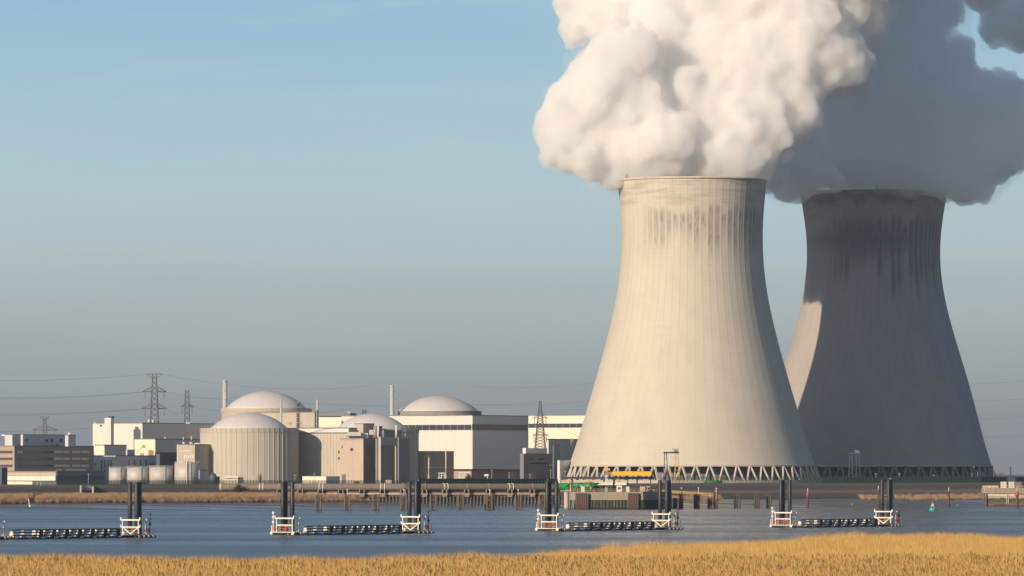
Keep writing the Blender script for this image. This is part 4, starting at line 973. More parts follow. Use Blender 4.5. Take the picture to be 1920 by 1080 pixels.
# ------------------------------------------------------------------ timber and steel dolphins in the water
def cluster(name, label, piles, group, m='wood', rod=None, rail=None):
    """piles: (px, y_top, radius m, dY); each stands in the river bed"""
    px0 = piles[0][0]; Y = 2200
    for _ in range(4): Y = shoreY(XP(px0, Y)) - 2
    t = thing(name, label, 'mooring dolphin', (XP(px0, Y), Y, 0), 0, group)
    for (px, yt, r_, dY) in piles:
        mb = MB(); mb.tube((XP(px, Y + dY), Y + dY, -2.5), (XP(px, Y + dY), Y + dY, ZY(yt, Y + dY)), r_, 8, r_ * .92); part('pile', mb, M[m], t, True)
    if rod: mb = MB(); mb.tube(P(rod[0], piles[0][1] + 2, Y), P(rod[0], rod[1], Y), .1, 5); mb.ball(P(rod[0], rod[1], Y), .3); part('marker_rod', mb, M['whitepaint'], t)
    return t
G1 = 'timber pile groups in the water along the pipe bridge'
for k, px in enumerate((596.5, 651, 704.5, 757, 812, 864, 918, 971.5, 1016.5)):
    w5 = px == 918
    pl = [(px - 4.5, 927, .33, 0), (px + .2, 925.5, .36, .8), (px + 4.7, 927, .33, 0)] + ([(px - 7.6, 929, .3, .5), (px + 8, 926, .3, .6), (px - 2.2, 928, .28, 2), (px + 2.6, 928, .28, 2.2)] if w5 else [])
    nm = ['first', 'second', 'third', 'fourth', 'fifth', 'sixth', 'seventh, broadest', 'eighth', 'ninth'][k]
    t = cluster('mooring_dolphin', '%s group of grey timber piles before the brown pipe, counted from the tanks' % nm, pl, G1, rod=(px + .2, 918.5) if k in (1, 3, 6, 7) else None)
    if k % 2 == 0:
        Y = ROOT[t.name].translation.y; mb = MB(); mb.beam(P(px - 5, 938, Y - .4), P(px + 5, 938, Y - .4), .25); mb.beam(P(px - 5, 954, Y - .4), P(px + 5, 954, Y - .4), .25); part('waler', mb, M['wood'], t)
G2 = 'rusty steel pile groups right of the intake quay'
def wallpiles(a, b, yt, step=3.0): return [(x, yt + (i % 2) * .7, .33, .25 * (i % 2)) for i, x in enumerate(np.arange(a, b + .1, step))]
cluster('fender_piles', 'low dark sheet fender with taller piles, nearest to the intake quay', wallpiles(1263, 1271, 933.5) + wallpiles(1273.5, 1282, 925), G2, 'rust', rod=(1278, 915.5))
cluster('fender_piles', 'compact group of rusty piles with a white rod, next after the quay fender', wallpiles(1302, 1313.5, 925.5), G2, 'rust', rod=(1309.5, 915))
cluster('fender_piles', 'rusty pile group with high and low half under the yellow walkway end', wallpiles(1328, 1336, 933.5) + wallpiles(1338.5, 1346, 922), G2, 'rust', rod=(1343, 916))
cluster('fender_piles', 'three dark rusty piles in open water past the walkway end', wallpiles(1378, 1389, 925, 4.4), G2, 'rust')
cluster('fender_piles', 'four slim brown piles, the left of the two groups by the last pontoon', wallpiles(1416, 1426, 924.5, 3.4), G2, 'rust')
cluster('fender_piles', 'slim brown piles standing closest to the last pontoon', wallpiles(1438.5, 1448.5, 924.5, 3.4), G2, 'rust')
def beacon(px, yt, yr, lab, r_=.5, Y=None):
    if Y is None:
        Y = 2250
        for _ in range(4): Y = shoreY(XP(px, Y)) - 3
    t = thing('beacon_pile', lab, 'pile', (XP(px, Y), Y, 0), 0, 'single marker piles off the dike'); z1 = ZY(yt, Y); z2 = ZY(yr, Y)
    mb = MB(); mb.tube((0, 0, -2), (0, 0, z2), r_, 12); part('pile', mb, M['rust'], t, True, local=True)
    mb = MB(); mb.tube((0, 0, z2), (0, 0, z1), r_ + .05, 12); part('top_band', mb, M['redfaded'] if yr - yt > 3 else M['rust'], t, True, local=True)
    mb = MB(); mb.tube((0, 0, z1), (0, 0, z1 + 1.1), .12, 6); mb.ball((0, 0, z1 + 1.2), .25); part('light', mb, M['whitepaint'], t, local=True)
M['redfaded'] = mat('faded_red', (.36, .09, .07), .7, var=.2)
beacon(1514.5, 923, 932, 'lone pile with faded red top between the last pontoon towers')
beacon(1647, 918, 920, 'lone brown pile hiding beside the last black mooring piles')
beacon(1779, 921, 923, 'lone brown pile right of the green buoy')
beacon(1907, 920.5, 930, 'pile with bright red top in front of the right-hand quay'.replace('right-hand ', 'crate-laden '), .6, 2290)

# ------------------------------------------------------------------ intake quay with its plant
YQ = 2208
c_ = Vector((XP(1206, YQ), YQ)); a_ = Vector((XP(1068, YQ), YQ + .6)); b_ = foot(1068, 1206, 1243, YQ)[1]; d_ = Vector((b_.x + 4, YQ + 36)); fpq = [c_, b_, d_, a_]; NLQ = Vector((0, -1))
back = [a_ + Vector((0, .05)), d_, Vector((a_.x, YQ + 36))]
zq = ZY(922.2, YQ); zs = ZY(937.5, YQ)
t = thing('intake_quay', 'concrete intake quay with green sheet piling, carrying pumps and a yellow crane', 'quay', (fpq[0].x, fpq[0].y, 0))
M['quaycon'] = mat('quay_concrete', (.30, .25, .195), .9, var=.22, scale=.5, dirt=.35); mb = MB(); mb.prism(back, -1.9, zq - .01); part('rear_deck', mb, M['darkconc'], t); part('quay_wall', slab(fpq, zs, zq), M['quaycon'], t); part('core', slab(fpq, -2, zs - .01, -.4), M['darkconc'], t)
mb = MB()
for side in 'lr':
    c = fpq[0]; q = fpq[3] if side == 'l' else fpq[1]; d = (q - c); ln_ = d.length; d = d / ln_; nn = NLQ if side == 'l' else NR; k = 0.0; odd = 0
    while k < ln_:
        k2 = min(ln_, k + .62); o = .12 if odd % 2 else -.25; a, b = c + d * k + nn * o, c + d * k2 + nn * o
        mb.prism([a, b, b - nn * .3, a - nn * .3], -2, zs - .02); k = k2; odd += 1
part('sheet_piling', mb, M['sheet'], t)
def railing(root, pts_, z, m='yellowdull', step=1.5, name='railing'):
    mb = MB()
    for (a, b) in zip(pts_, pts_[1:]):
        n_ = max(1, int((b - a).length / step))
        for k in range(n_ + 1):
            q = a + (b - a) * k / n_; mb.beam((q.x, q.y, z), (q.x, q.y, z + 1.1), .08)
        for hh in (.55, 1.1): mb.beam((a.x, a.y, z + hh), (b.x, b.y, z + hh), .08)
    part(name, mb, M[m], root)
railing(t, [fpq[3] + NLQ * -.3, fpq[0] + NLQ * -.3 + NR * -.3, fpq[1] + NR * -.3], zq)
for a, b in ((1081.5, 1102), (1179, 1196)):
    q0, d = onface(fpq, 'l', a); q1, _ = onface(fpq, 'l', b); n_ = 7 if a < 1100 else 6
    for k in range(n_):
        c = q0 + (q1 - q0) * k / (n_ - 1) + NLQ * .9; mb = MB(); mb.tube((c.x, c.y, -2), (c.x, c.y, zq - .6 + .15 * (k % 2)), .42, 8); part('fender_pile', mb, M['rust'], t, True)
mb = MB(); c, _ = onface(fpq, 'l', 1076); 
for s_ in (-.25, .25): mb.beam((c.x - .6 + s_, c.y - 1.5, -.5), (c.x + s_ + .2, c.y - .3, zq), .1)
part('ladder', mb, M['palegrey'], t)
mb = MB(); c = P(1062, 924, 2232); mb.tube((c.x, c.y, -2), (c.x, c.y, c.z + .6), .95, 14); mb.box(c.x - 2.4, c.y - 1.5, c.z + .6, c.x + 2.2, c.y + 1.5, c.z + .9); part('side_pier', mb, M['concrete'], t)
# green pipe end and elbow
t = thing('green_pipe', 'green painted pipe elbow dropping onto the side pier of the quay', 'pipe', (XP(1060, 2290), 2260, 6))
pe = pipe_pt(1046); mb = MB(); p2 = P(1064, 911.8, 2250); mb.tube(pe, p2, 1.36, 24); d = (p2 - pe).normalized(); part('main', mb, M['green'], t, True)
mb = MB(); mb.ball(p2, 1.42, n=20, m=12); mb.tube(p2, (p2.x + .3, p2.y - 6, p2.z - 2.6), 1.0, 20); mb.tube((p2.x + .3, p2.y - 6, p2.z - 2.6), (p2.x + .3, p2.y - 6, p2.z - 3.6), .95, 20); part('elbow', mb, M['green'], t, True)
mb = MB(); mb.tube(pe + d * 1.2, pe + d * 1.5, 1.5, 24); mb.tube((p2.x + .3, p2.y - 6, p2.z - 3.6), (p2.x + .3, p2.y - 6, p2.z - 3.3), 1.25, 20); part('flange', mb, M['green'], t)
def qp(px, dY=8): return XP(px, YQ + dY), YQ + dY
for a, b, yc, r_, lab in ((1078, 1092, 909.5, .95, 'short green pump casing nearest to the pipe elbow'), (1093, 1123, 911, 1.15, 'long green pump casing behind the quay railing')):
    Y = YQ + 22 ; mb = MB(); t = thing('pump_casing', lab, 'pump', (XP(a, Y), Y, zq), 0, 'green pump casings on the intake quay')
    mb.tube(P(a, yc, Y), P(b, yc, Y), r_, 20); mb.ball(P(a, yc, Y), r_, n=16, m=10); mb.ball(P(b, yc, Y), r_, n=16, m=10); part('casing', mb, M['green'], t, True)
    mb = MB(); mb.tube(P(a + 1, yc, Y), (XP(a + 1, Y), Y, zq), r_ * .45, 12); mb.tube(P(b - 3, yc, Y), (XP(b - 3, Y), Y, zq), r_ * .5, 12); part('support', mb, M['green'], t, True)
for px, yc, lab in ((1067, 905, 'yellow valve platform beside the green elbow'), (1105, 903.5, 'yellow valve platform with railings above the green casing'), (1159, 901.5, 'yellow valve frame above the second white canopy')):
    Y = YQ + 16; t = thing('valve_platform', lab, 'platform', (XP(px, Y), Y, zq), 0, 'yellow valve platforms on the intake quay')
    wv = 3.6 if px == 1105 else 1.3; z = ZY(yc, Y) - zq; mb = MB(); mb.box(-wv / 2, -1, z - .25, wv / 2, 1, z); part('deck', mb, M['yellowdull'], t, local=True)
    mb = MB(); mb.tube((.6, 0, 0), (.6, 0, z), .28, 8); part('column', mb, M['yellowdull'], t, local=True)
    mb = MB()
    for k in range(5):
        xx = -wv / 2 + wv * k / 4; mb.beam((xx, -1, z), (xx, -1, z + 1.1), .09)
    for hh in (.55, 1.1): mb.beam((-wv / 2, -1, z + hh), (wv / 2, -1, z + hh), .08)
    mb.tube((.1, 0, z), (.1, 0, z + 1.3), .2, 8); part('railing', mb, M['yellow'], t, local=True)
def qbox(name, lab, cat, a, b, yt, dY, m, dep=3.0, yb=None, roof=None, win=None, grp=None):
    x0, Y = XP(a, YQ + dY), YQ + dY; x1 = XP(b, Y); t = thing(name, lab, cat, ((x0 + x1) / 2, Y, zq), 0, grp); z1 = ZY(yt, Y); z0 = zq if yb is None else ZY(yb, Y)
    mb = MB(); mb.box(x0, Y, z0, x1, Y + dep, z1); part('body', mb, M[m], t)
    if yb: mb = MB(); mb.beam((x0 + .4, Y + .5, zq), (x0 + .4, Y + .5, z0), .15); mb.beam((x1 - .4, Y + .5, zq), (x1 - .4, Y + .5, z0), .15); part('leg', mb, M['steel'], t)
    if roof: mb = MB(); mb.box(x0 - .15, Y - .2, z1 + .003, x1 + .15, Y + dep, z1 + .2); part('roof', mb, M[roof], t)
    if win:
        mb = MB(); mb.box(XP(win[0], Y), Y - .05, ZY(win[3], Y), XP(win[1], Y), Y + .02, ZY(win[2], Y)); part('window', mb, M[win[4] if len(win) > 4 else 'glass'], t)
    return t
qbox('white_locker', 'white cabinet on legs above the green casing', 'cabinet', 1081, 1090, 908.3, 12, 'whitepaint', 2, 913.6)
qbox('control_box', 'small pale control box beside the white cabinet', 'box', 1089.5, 1096, 912, 12, 'palegrey', 2)
qbox('guard_cabin', 'bright white cabin with one dark window at the quay edge', 'cabin', 1156, 1166, 910.5, 4, 'whitepaint', 3, None, 'whitepaint', (1158.5, 1163.5, 913.5, 917.5))
qbox('grey_container', 'grey container immediately behind the bright white cabin', 'container', 1166.4, 1180, 911.2, 5, 'palegrey', 4)
t = qbox('switch_cabinet', 'beige cabinet with a small red and white sign on it', 'cabinet', 1200, 1209.5, 912.2, 3, 'tan', 2.5, None, None, (1203.2, 1206.2, 913.8, 917.2, 'whitepaint'))
mb = MB(); Y = YQ + 3; mb.box(XP(1202.6, Y), Y - .04, ZY(917.6, Y), XP(1206.8, Y), Y + .01, ZY(913.4, Y)); part('sign_border', mb, M['red'], t)
t = qbox('roller_shelter', 'open shelter with a thin grey roof and white drums under it', 'shelter', 1212, 1227, 913.5, 10, 'steel', 3, 912.0)
for x in (1214, 1218, 1222, 1226):
    mb = MB(); Y = YQ + 9; mb.tube((XP(x, Y), Y, zq), (XP(x, Y), Y, zq + .85), .24, 10); single('white_drum', mb, M['whitepaint'], 'small white drum standing in the row under the open shelter', 'drum', 'white drums under the shelter')
mb = MB(); Y = YQ + 12; mb.cbox((XP(1143.5, Y), Y, zq + .9), .7, .6, 1.3); mb.cbox((XP(1143.5, Y), Y, zq + 1.5), 1.1, .3, .3); single('hose_reel', mb, M['red'], 'small red hose box under the dark gantry beam', 'hose box')
# white lens-shaped canopies
for a, b, full, lab in ((1119.5, 1149, 0, 'white pointed canopy shell under the crane mast'), (1152, 1175.5, 1, 'white rounded canopy shell next to the pointed one')):
    Y = YQ + 3.5; t = thing('white_canopy', lab, 'canopy', (XP(a, Y), Y, zq), 0, 'white canopies on the intake quay'); mb = MB(); n_ = 16; rows_ = []
    x0, x1 = XP(a, Y), XP(b, Y); zb_ = ZY(909.5, Y); ht = (909.5 - 903.3) * Y / F
    for dy, kk in ((0, .9), (2.5, 1.0), (5, .9)):
        for s__ in (0, 1):
            rows_.append([(x0 + (x1 - x0) * i / n_, Y + dy, zb_ + (ht * kk * min(1, (math.sin(math.pi * min(i / n_, .5 if not full else 1)) if not full else 1 - abs(2 * i / n_ - 1) ** 6)) if not full or True else 0) * (1 if i < n_ else .55) - (.12 if s__ else 0)) for i in range(n_ + 1)])
    top = [rows_[0], rows_[2], rows_[4]]; bot = [[(x_, y_, zb_) for (x_, y_, z_) in r2] for r2 in top]
    vs = sum(top, []) + sum(bot, []); m_ = n_ + 1; fs = []
    for j in range(2):
        for i in range(n_): fs += [(j * m_ + i, j * m_ + i + 1, (j + 1) * m_ + i + 1, (j + 1) * m_ + i), (3 * m_ + (j + 1) * m_ + i, 3 * m_ + (j + 1) * m_ + i + 1, 3 * m_ + j * m_ + i + 1, 3 * m_ + j * m_ + i)]
    for i in range(n_): fs += [(i + 1, i, 3 * m_ + i, 3 * m_ + i + 1), (2 * m_ + i, 2 * m_ + i + 1, 5 * m_ + i + 1, 5 * m_ + i)]
    mb.add(vs, fs); part('shell', mb, M['whitepaint'], t); mb = MB()
    for x in (a + 6, b - 5): mb.beam((XP(x, Y), Y + 1, zq), (XP(x, Y), Y + 1, zb_), .3)
    part('post', mb, M['bluesteel'], t)
# dark gantry beam on columns
Y = YQ + 9; t = thing('gantry_beam', 'long dark steel crane runway on columns over the intake quay', 'gantry', (XP(1140, Y), Y, zq))
mb = MB(); mb.box(XP(1054.5, Y), Y - .5, ZY(898.2, Y), XP(1226, Y), Y + .9, ZY(894, Y)); part('beam', mb, M['bluesteel'], t)
mb = MB(); mb.box(XP(1054.5, Y), Y - .75, ZY(894.6, Y), XP(1226, Y), Y - .5, ZY(894, Y)); part('beam_flange', mb, M['bluesteel'], t)
for x, w_ in ((1073, .75), (1133, .95), (1151.5, .75), (1177, .4), (1194.5, .55), (1220, .4)):
    mb = MB(); mb.box(XP(x, Y) - w_ / 2, Y - .3, zq if x < 1230 else 0, XP(x, Y) + w_ / 2, Y + .5, ZY(898.2, Y)); part('column', mb, M['bluesteel'], t)
# yellow crane
Y = YQ + 6; t = thing('slewing_crane', 'bright yellow crane with a long level box boom above the quay', 'crane', (XP(1136, Y), Y, zq))
mb = MB(); 
for s_ in (-.35, .35):
    for q in (-.35, .35): mb.beam((XP(1136.5, Y) + s_, Y + q, zq), (XP(1136.5, Y) + s_, Y + q, ZY(889.5, Y)), .12)
k = zq
while k < ZY(890, Y) - .8: mb.beam((XP(1136.5, Y) - .35, Y - .35, k), (XP(1136.5, Y) + .35, Y - .35, k + .7), .09); mb.beam((XP(1136.5, Y) + .35, Y - .35, k), (XP(1136.5, Y) - .35, Y - .35, k + .7), .09); k += .7
part('mast', mb, M['palegrey'], t)
mb = MB(); mb.box(XP(1148, Y), Y - .6, ZY(891, Y), XP(1220.3, Y), Y + .6, ZY(884.4, Y)); part('boom', mb, M['yellow'], t)
mb = MB(); mb.box(XP(1220.3, Y) + .003, Y - .65, ZY(891.4, Y), XP(1221.6, Y), Y + .65, ZY(884.1, Y)); part('boom_end', mb, M['yellowdull'], t)
mb = MB(); mb.box(XP(1150, Y), Y - .66, ZY(884.4, Y), XP(1220, Y), Y - .6, ZY(883.8, Y)); mb.box(XP(1150, Y), Y - .7, ZY(891.6, Y), XP(1219, Y), Y - .55, ZY(891, Y)); part('boom_flange', mb, M['yellow'], t)
mb = MB(); mb.tube(P(1135.5, 880.6, Y), P(1143.4, 880.3, Y), .42, 12); mb.beam(P(1131.5, 883.5, Y), P(1137, 880.5, Y), .5); mb.beam(P(1131, 883, Y), P(1131.8, 890, Y), .35); part('slew_drive', mb, M['yellow'], t, False)
mb = MB(); mb.box(XP(1134.4, Y), Y - .5, ZY(890, Y), XP(1138.5, Y), Y + .5, ZY(882.5, Y)); part('slew_head', mb, M['darkgrey'], t)
mb = MB()
for x in (1140, 1142, 1144.8, 1147): mb.beam(P(x, 885, Y), P(x + .4, 890.6, Y), .2)
for y in (885.2, 887.6, 890.3): mb.beam(P(1139, y, Y), P(1148, y, Y), .2)
part('winch_frame', mb, M['yellowdull'], t)
# yellow walkway to the mooring piles
t = thing('access_walkway', 'sloping yellow walkway leading from the quay towards the rusty piles', 'walkway', tuple(P(1250, 925, 2260)))
mb = MB()
for (xa, ya, xb, yb) in ((1240, 919, 1345, 925.5), (1240, 922.5, 1345, 930), (1240, 920.7, 1345, 927.5)): mb.beam(P(xa, ya, 2262), P(xb, yb, 2262), .22)
for k in range(16): x = 1240 + k * 7; f_ = k / 15; mb.beam(P(x, 919 + 6.5 * f_, 2262), P(x, 922.5 + 7.5 * f_, 2262), .15); mb.beam(P(x, 919 + 6.5 * f_, 2262), P(x + 7, 923 + 7.5 * f_, 2262), .12) if k < 15 else None
part('truss', mb, M['yellowdull'], t)

# gantry crane in front of the sunlit tower, and the fainter one before the other
def gantry(a, b, yt, yb, Y, lab, m1, m2):
    t = thing('gantry_crane', lab, 'gantry crane', (XP((a + b) / 2, Y), Y, 7)); h = ZY(yt, Y); zb_ = 7
    for x, s_ in ((a, 1), (b, -1)):
        mb = MB(); c0, c1 = XP(x, Y), XP(x + 4.6 * s_, Y)
        mb.beam((c0 - .4 * s_, Y, zb_), (c0 + .35 * s_, Y, h), .42); mb.beam((c1 + 1.0 * s_, Y, zb_), (c1, Y, h), .38)
        for k in range(1, 6): z = zb_ + (h - zb_) * k / 6; mb.beam((c0 + .1 * s_, Y, z), (c1 + .6 * s_ * (1 - k / 6), Y, z), .18)
        part('leg', mb, M[m1 if s_ == 1 else m2], t)
    mb = MB(); mb.box(XP(a - 1, Y), Y - .7, h, XP(b + 1, Y), Y + .7, h + .7); part('girder', mb, M['bluesteel'], t)
    mb = MB(); mb.box(XP(b - 9, Y), Y - .8, h + .71, XP(b - 1, Y), Y + .8, h + 1.6); mb.cbox((XP(b - 6, Y), Y, h + 1.9), 3.0, 1.2, .3); mb.tube((XP(b - 7, Y), Y, h), (XP(b - 7, Y), Y, h - 3), .07, 5); part('trolley', mb, M['darkgrey'], t)
    return t
gantry(1245, 1272.5, 850, 896, 2640, 'yellow-legged gantry crane in front of the sunlit cooling tower', 'lattice', 'yellowdull')
gantry(1592, 1612, 851.5, 893, 3250, 'faint dark gantry crane against the shaded cooling tower', 'bluesteel', 'bluesteel')
mb = MB(); mb.tube(P(1322, 904, 2560), P(1352, 904, 2560), .75, 14); mb.ball(P(1322, 904, 2560), .75); mb.ball(P(1352, 904, 2560), .75); single('green_vessel', mb, M['green'], 'dark green horizontal vessel at the foot of the tower legs', 'vessel', smooth=True)

# quay with crates at the right edge
YR = 2372; t = thing('stone_quay', 'algae-stained concrete quay with a projecting deck at the edge of the picture', 'quay', (XP(1880, YR), YR, 0))
mb = MB(); mb.box(XP(1850, YR), YR, -2, XP(2100, YR), YR + 14, ZY(927.6, YR)); part('wall', mb, M['quay'], t)
mb = MB(); mb.box(XP(1846, YR), YR - 1.2, ZY(925, YR), XP(2100, YR), YR + 16, ZY(915, YR)); part('deck', mb, M['quaycon'], t)
mb = MB(); mb.box(XP(1844.5, YR), YR - 1.0, ZY(925, YR), XP(1846, YR), YR + 2, ZY(910.5, YR)); mb.box(XP(1846, YR), YR + 10, ZY(915, YR), XP(1876, YR), YR + 11, ZY(910.5, YR)); part('parapet', mb, M['ochre'], t)
for x in (1845.5, 1849): mb = MB(); mb.tube((XP(x, YR), YR - .6, -2), (XP(x, YR), YR - .6, ZY(925, YR)), .22, 8); part('pile', mb, M['wood'], t)
for x in (1887.5, 1890.5, 1904): mb = MB(); mb.beam((XP(x, YR), YR - .3, ZY(945 if x < 1900 else 933, YR)), (XP(x, YR), YR - .3, ZY(926.5, YR)), .2); part('ladder', mb, M['whitepaint'], t)
mb = MB(); mb.box(XP(1850, YR), YR - .1, ZY(929.2, YR), XP(1902, YR), YR + .02, ZY(926.9, YR)); part('pale_ledge', mb, M['cream'], t)
mb = MB(); c = P(1856.3, 913, YR + 1); mb.ball(c, .36, .36, .45); mb.tube((c.x, c.y, c.z - .9), c, .2, 8); single('bollard_lamp', mb, M['whitepaint'], 'small white rounded lamp on the quay deck corner', 'lamp', smooth=True)
for a, m_, lab in ((1876.5, 'cream', 'cream slatted crate, first on the crate-laden quay'), (1891, 'palegrey', 'pale greenish slatted crate, second on the crate-laden quay'), (1904, 'bluesteel', 'dark half-empty crate by the red-topped pile')):
    Y = YR + 3; x0, x1 = XP(a, Y), XP(a + 10.5, Y); z0, z1 = ZY(915, Y), ZY(903.3, Y); t = thing('storage_crate', lab, 'crate', ((x0 + x1) / 2, Y, z0), 0, 'crates on the quay')
    mb = MB(); mb.box(x0, Y, z0, x1, Y + 2, z1); part('body', mb, M[m_], t)
    mb = MB()
    for k in range(5): xx = x0 + (x1 - x0) * k / 4; mb.box(xx - .06, Y - .08, z0, xx + .06, Y - .01, z1)
    for k in range(1, 4): z = z0 + (z1 - z0) * k / 4; mb.box(x0, Y - .1, z - .05, x1, Y - .09 + .05, z + .05)
    part('slat', mb, M['ochre'], t)
railing(bpy.data.objects['stone_quay'], [Vector((XP(1888, YR), YR - .8)), Vector((XP(1960, YR), YR - .8))], ZY(915, YR), 'ochre')

# ------------------------------------------------------------------ buoy
Yb = 2130; t = thing('channel_buoy', 'turquoise green channel buoy with a pale lattice cone', 'buoy', (XP(1748.7, Yb), Yb, 0))
mb = MB(); mb.lathe((0, 0, 0), [(.9, -.5), (1.25, -.1), (1.25, .75), (1.0, 1.0), (0, 1.0)], 24); part('float', mb, M['teal'], t, True, local=True)
mb = MB()
for k in range(4): a = k * math.pi / 2 + .6; mb.beam((.85 * math.cos(a), .85 * math.sin(a), 1.0), (.18 * math.cos(a), .18 * math.sin(a), 2.9), .12); b = a + math.pi / 2; mb.beam((.5 * math.cos(a), .5 * math.sin(a), 2.0), (.5 * math.cos(b), .5 * math.sin(b), 2.0), .1)
mb.lathe((0, 0, 0), [(.42, 1.7), (.42, 2.2), (.1, 2.4)], 10); part('lattice_cone', mb, M['whitepaint'], t, local=True)
mb = MB(); mb.tube((0, 0, 2.9), (0, 0, 3.3), .16, 8); mb.tube((0, 0, 3.3), (0, 0, 3.7), .05, 5); part('lantern', mb, M['teal'], t, local=True)

# ------------------------------------------------------------------ pontoons with their mooring piles
S_, A_ = .75, -1083.9
ux, uy = S_ / math.hypot(S_, 1), 1 / math.hypot(S_, 1); PHI = math.atan2(uy, ux)
def ppos(Y): return (A_ + S_ * Y, Y)
LN = 54.0
def make_pontoon():
    t = thing('mooring_pontoon', '', 'pontoon', (0, 0, 0), 0, 'black and white pontoons moored in line on the river')
    def Pt(name, mb, m, par=None): return part(name, mb, M[m], par or t, local=True)
    VA, VB = 3.6, 2.6                         # half widths of the two end floats
    mb = MB(); mb.box(0, -VA, -.4, 4.2, VA, .5); Pt('float', mb, 'black')
    mb = MB(); mb.box(4.2, -1.3, -.4, 47.0, 1.3, .38); Pt('float', mb, 'black')
    mb = MB(); mb.box(47.0, -VB, -.4, LN, VB, .5); Pt('float', mb, 'black')
    mb = MB(); mb.box(-.12, -VA - .1, .62, 4.3, VA + .1, .80); mb.box(-.12, -VA + .5, .16, .0, -VA + 2.2, .32); Pt('deck', mb, 'whitepaint')
    mb = MB(); mb.box(43.0, -VB + .3, .505, LN - 1.5, VB - .3, .66); Pt('deck', mb, 'whitepaint')
    mb = MB()
    for y in np.arange(-VA + .3, VA, 1.1): mb.cbox((-.18, y, .12), .34, .7, .5)
    for k in range(4): mb.cbox((.6 + k * 1.05, -VA - .12, .12), .8, .34, .55)
    for k in range(17): mb.cbox((5.6 + k * 2.45, -1.5, .1), 1.3, .45, .5)
    for k in range(7): mb.cbox((47.6 + k * 1.02, -VB - .12, .12), .8, .34, .55)
    for y in (-2.2, -1.1, 0, 1.1, 2.2): mb.cbox((LN + .15, y, .15), .34, .7, .5)
    Pt('fender', mb, 'black')
    for (x, y, a, b, h_) in [(-.2, VA - .4, .4, .7, .5), (-.2, -VA + .4, .4, .7, .5)]:
        mb = MB(); mb.cbox((x, y, .42), a, b, h_); Pt('corner_block', mb, 'whitepaint')
    for x, m_ in ((2.0, 'yellowdull'), (3.9, 'yellowdull'), (3.0, 'whitepaint')):
        mb = MB(); mb.cbox((x, -VA - .25, .4), .45, .3, .65); Pt('bumper', mb, m_)
    for x in (48.2, 50.0, 51.6, 53.2):
        mb = MB(); mb.cbox((x, -VB - .3, .28), .55, .3, .36); Pt('bumper', mb, 'whitepaint')
    # barrier: three pale trapezoid cheek plates set across, then black uprights; four black rails
    for x in (7.6, 11.2, 15.0):
        mb = MB(); vs = [(x, .1, .4), (x, -1.35, .4), (x, -1.05, 2.05), (x, -.25, 2.05)]; vs += [(a + .3, b, c) for a, b, c in vs]
        mb.add(vs, [(3, 2, 1, 0), (4, 5, 6, 7), (0, 1, 5, 4), (1, 2, 6, 5), (2, 3, 7, 6), (3, 0, 4, 7)]); Pt('cheek_plate', mb, 'whitepaint')
    for z in (.15, .8, 1.42, 2.02):
        mb = MB(); mb.box(7.0, -1.62, z - .13, 42.8, -1.40, z + .13); Pt('rail', mb, 'black')
    for k in range(7):
        x = 16.4 + k * 4.36; mb = MB(); mb.box(x - .5, -1.72, .1, x + .5, -1.36, 2.15); Pt('upright', mb, 'black')
    for k in range(7):
        for z in (.48, 1.1, 1.72):
            x = 15.5 + (k + .55 + (1.72 - z) * -.16) * 4.36
            if x > 42.4: continue
            mb = MB(); mb.box(x, -1.35, z - .2, x + 1.3, .55, z + .17); Pt('float_block', mb, 'whitepaint')
    for k in range(9):
        mb = MB(); mb.cbox((8 + k * 4.36, -1.74, .3), 1.0, .2, .3); Pt('bumper', mb, 'whitepaint')
    def frame(xa, xb, braced):
        z1, z2, zt_ = .8, 2.35, 3.95; ya, yb = -2.35, 2.35; mb = MB()
        for x in (xa, xb):
            for y in (ya, yb): mb.beam((x, y, z1), (x, y, zt_), .24)
            mb.beam((x, ya - .5, zt_), (x, yb + .5, zt_), .32, .34)
        for y in (ya, yb): mb.beam((xa, y, zt_ + .01), (xb, y, zt_ + .01), .36)
        for y in (ya - .45, yb + .45): mb.beam((xa, y, zt_), (xa, y, zt_ + .6), .34)
        Pt('guide_frame', mb, 'whitepaint')
        mb = MB(); yl = yb + (.45 if braced else 0); mb.beam((xa, ya - (.45 if braced else .1), z2), (xa, yl, z2), .26, .28)
        if not braced: mb.beam((xa, ya, z2), (xb + .3, ya, z2), .26)
        if braced:
            for y in (ya - .45, yb + .45): mb.beam((xa, y, z2), (xa, y, z2 + .5), .3)
        Pt('lower_beam', mb, 'whitepaint')
        if braced:
            mb = MB(); mb.beam((xa, yb, z2), (xa, 0, z1), .22); mb.beam((xa, 0, z1), (xa, ya, z2), .22); Pt('cross_brace', mb, 'whitepaint')
        mb = MB()
        for z in (1.15, 1.6, 2.05): mb.beam((xa + .3, ya, z), (xa + .3, yb, z), .07)
        for y in (ya, 0, yb): mb.beam((xa + .3, y, z1), (xa + .3, y, 2.3), .1)
        Pt('guard_rail', mb, 'yellowdull')
    frame(.65, 3.1, False); frame(48.6, 51.1, True)
    for (x, y, q) in ((.35, 2.75, .26), (.3, -.55, .36)):    # red lifebuoys on the guard rails
        mb = MB(); n_ = 16
        for k in range(n_):
            a0, a1 = 2 * math.pi * k / n_, 2 * math.pi * (k + 1) / n_
            mb.tube((x, y + q * math.cos(a0), 1.55 + q * math.sin(a0)), (x, y + q * math.cos(a1), 1.55 + q * math.sin(a1)), .14, 8)
        mb.tube((x + .05, y, 1.55), (x + .15, y, 1.55), q, 14); Pt('lifebuoy', mb, 'red')
    mb = MB(); mb.tube((51.6, -2.6, 1.0), (51.6, -2.6, 2.1), .3, 10); Pt('lifebuoy', mb, 'red')
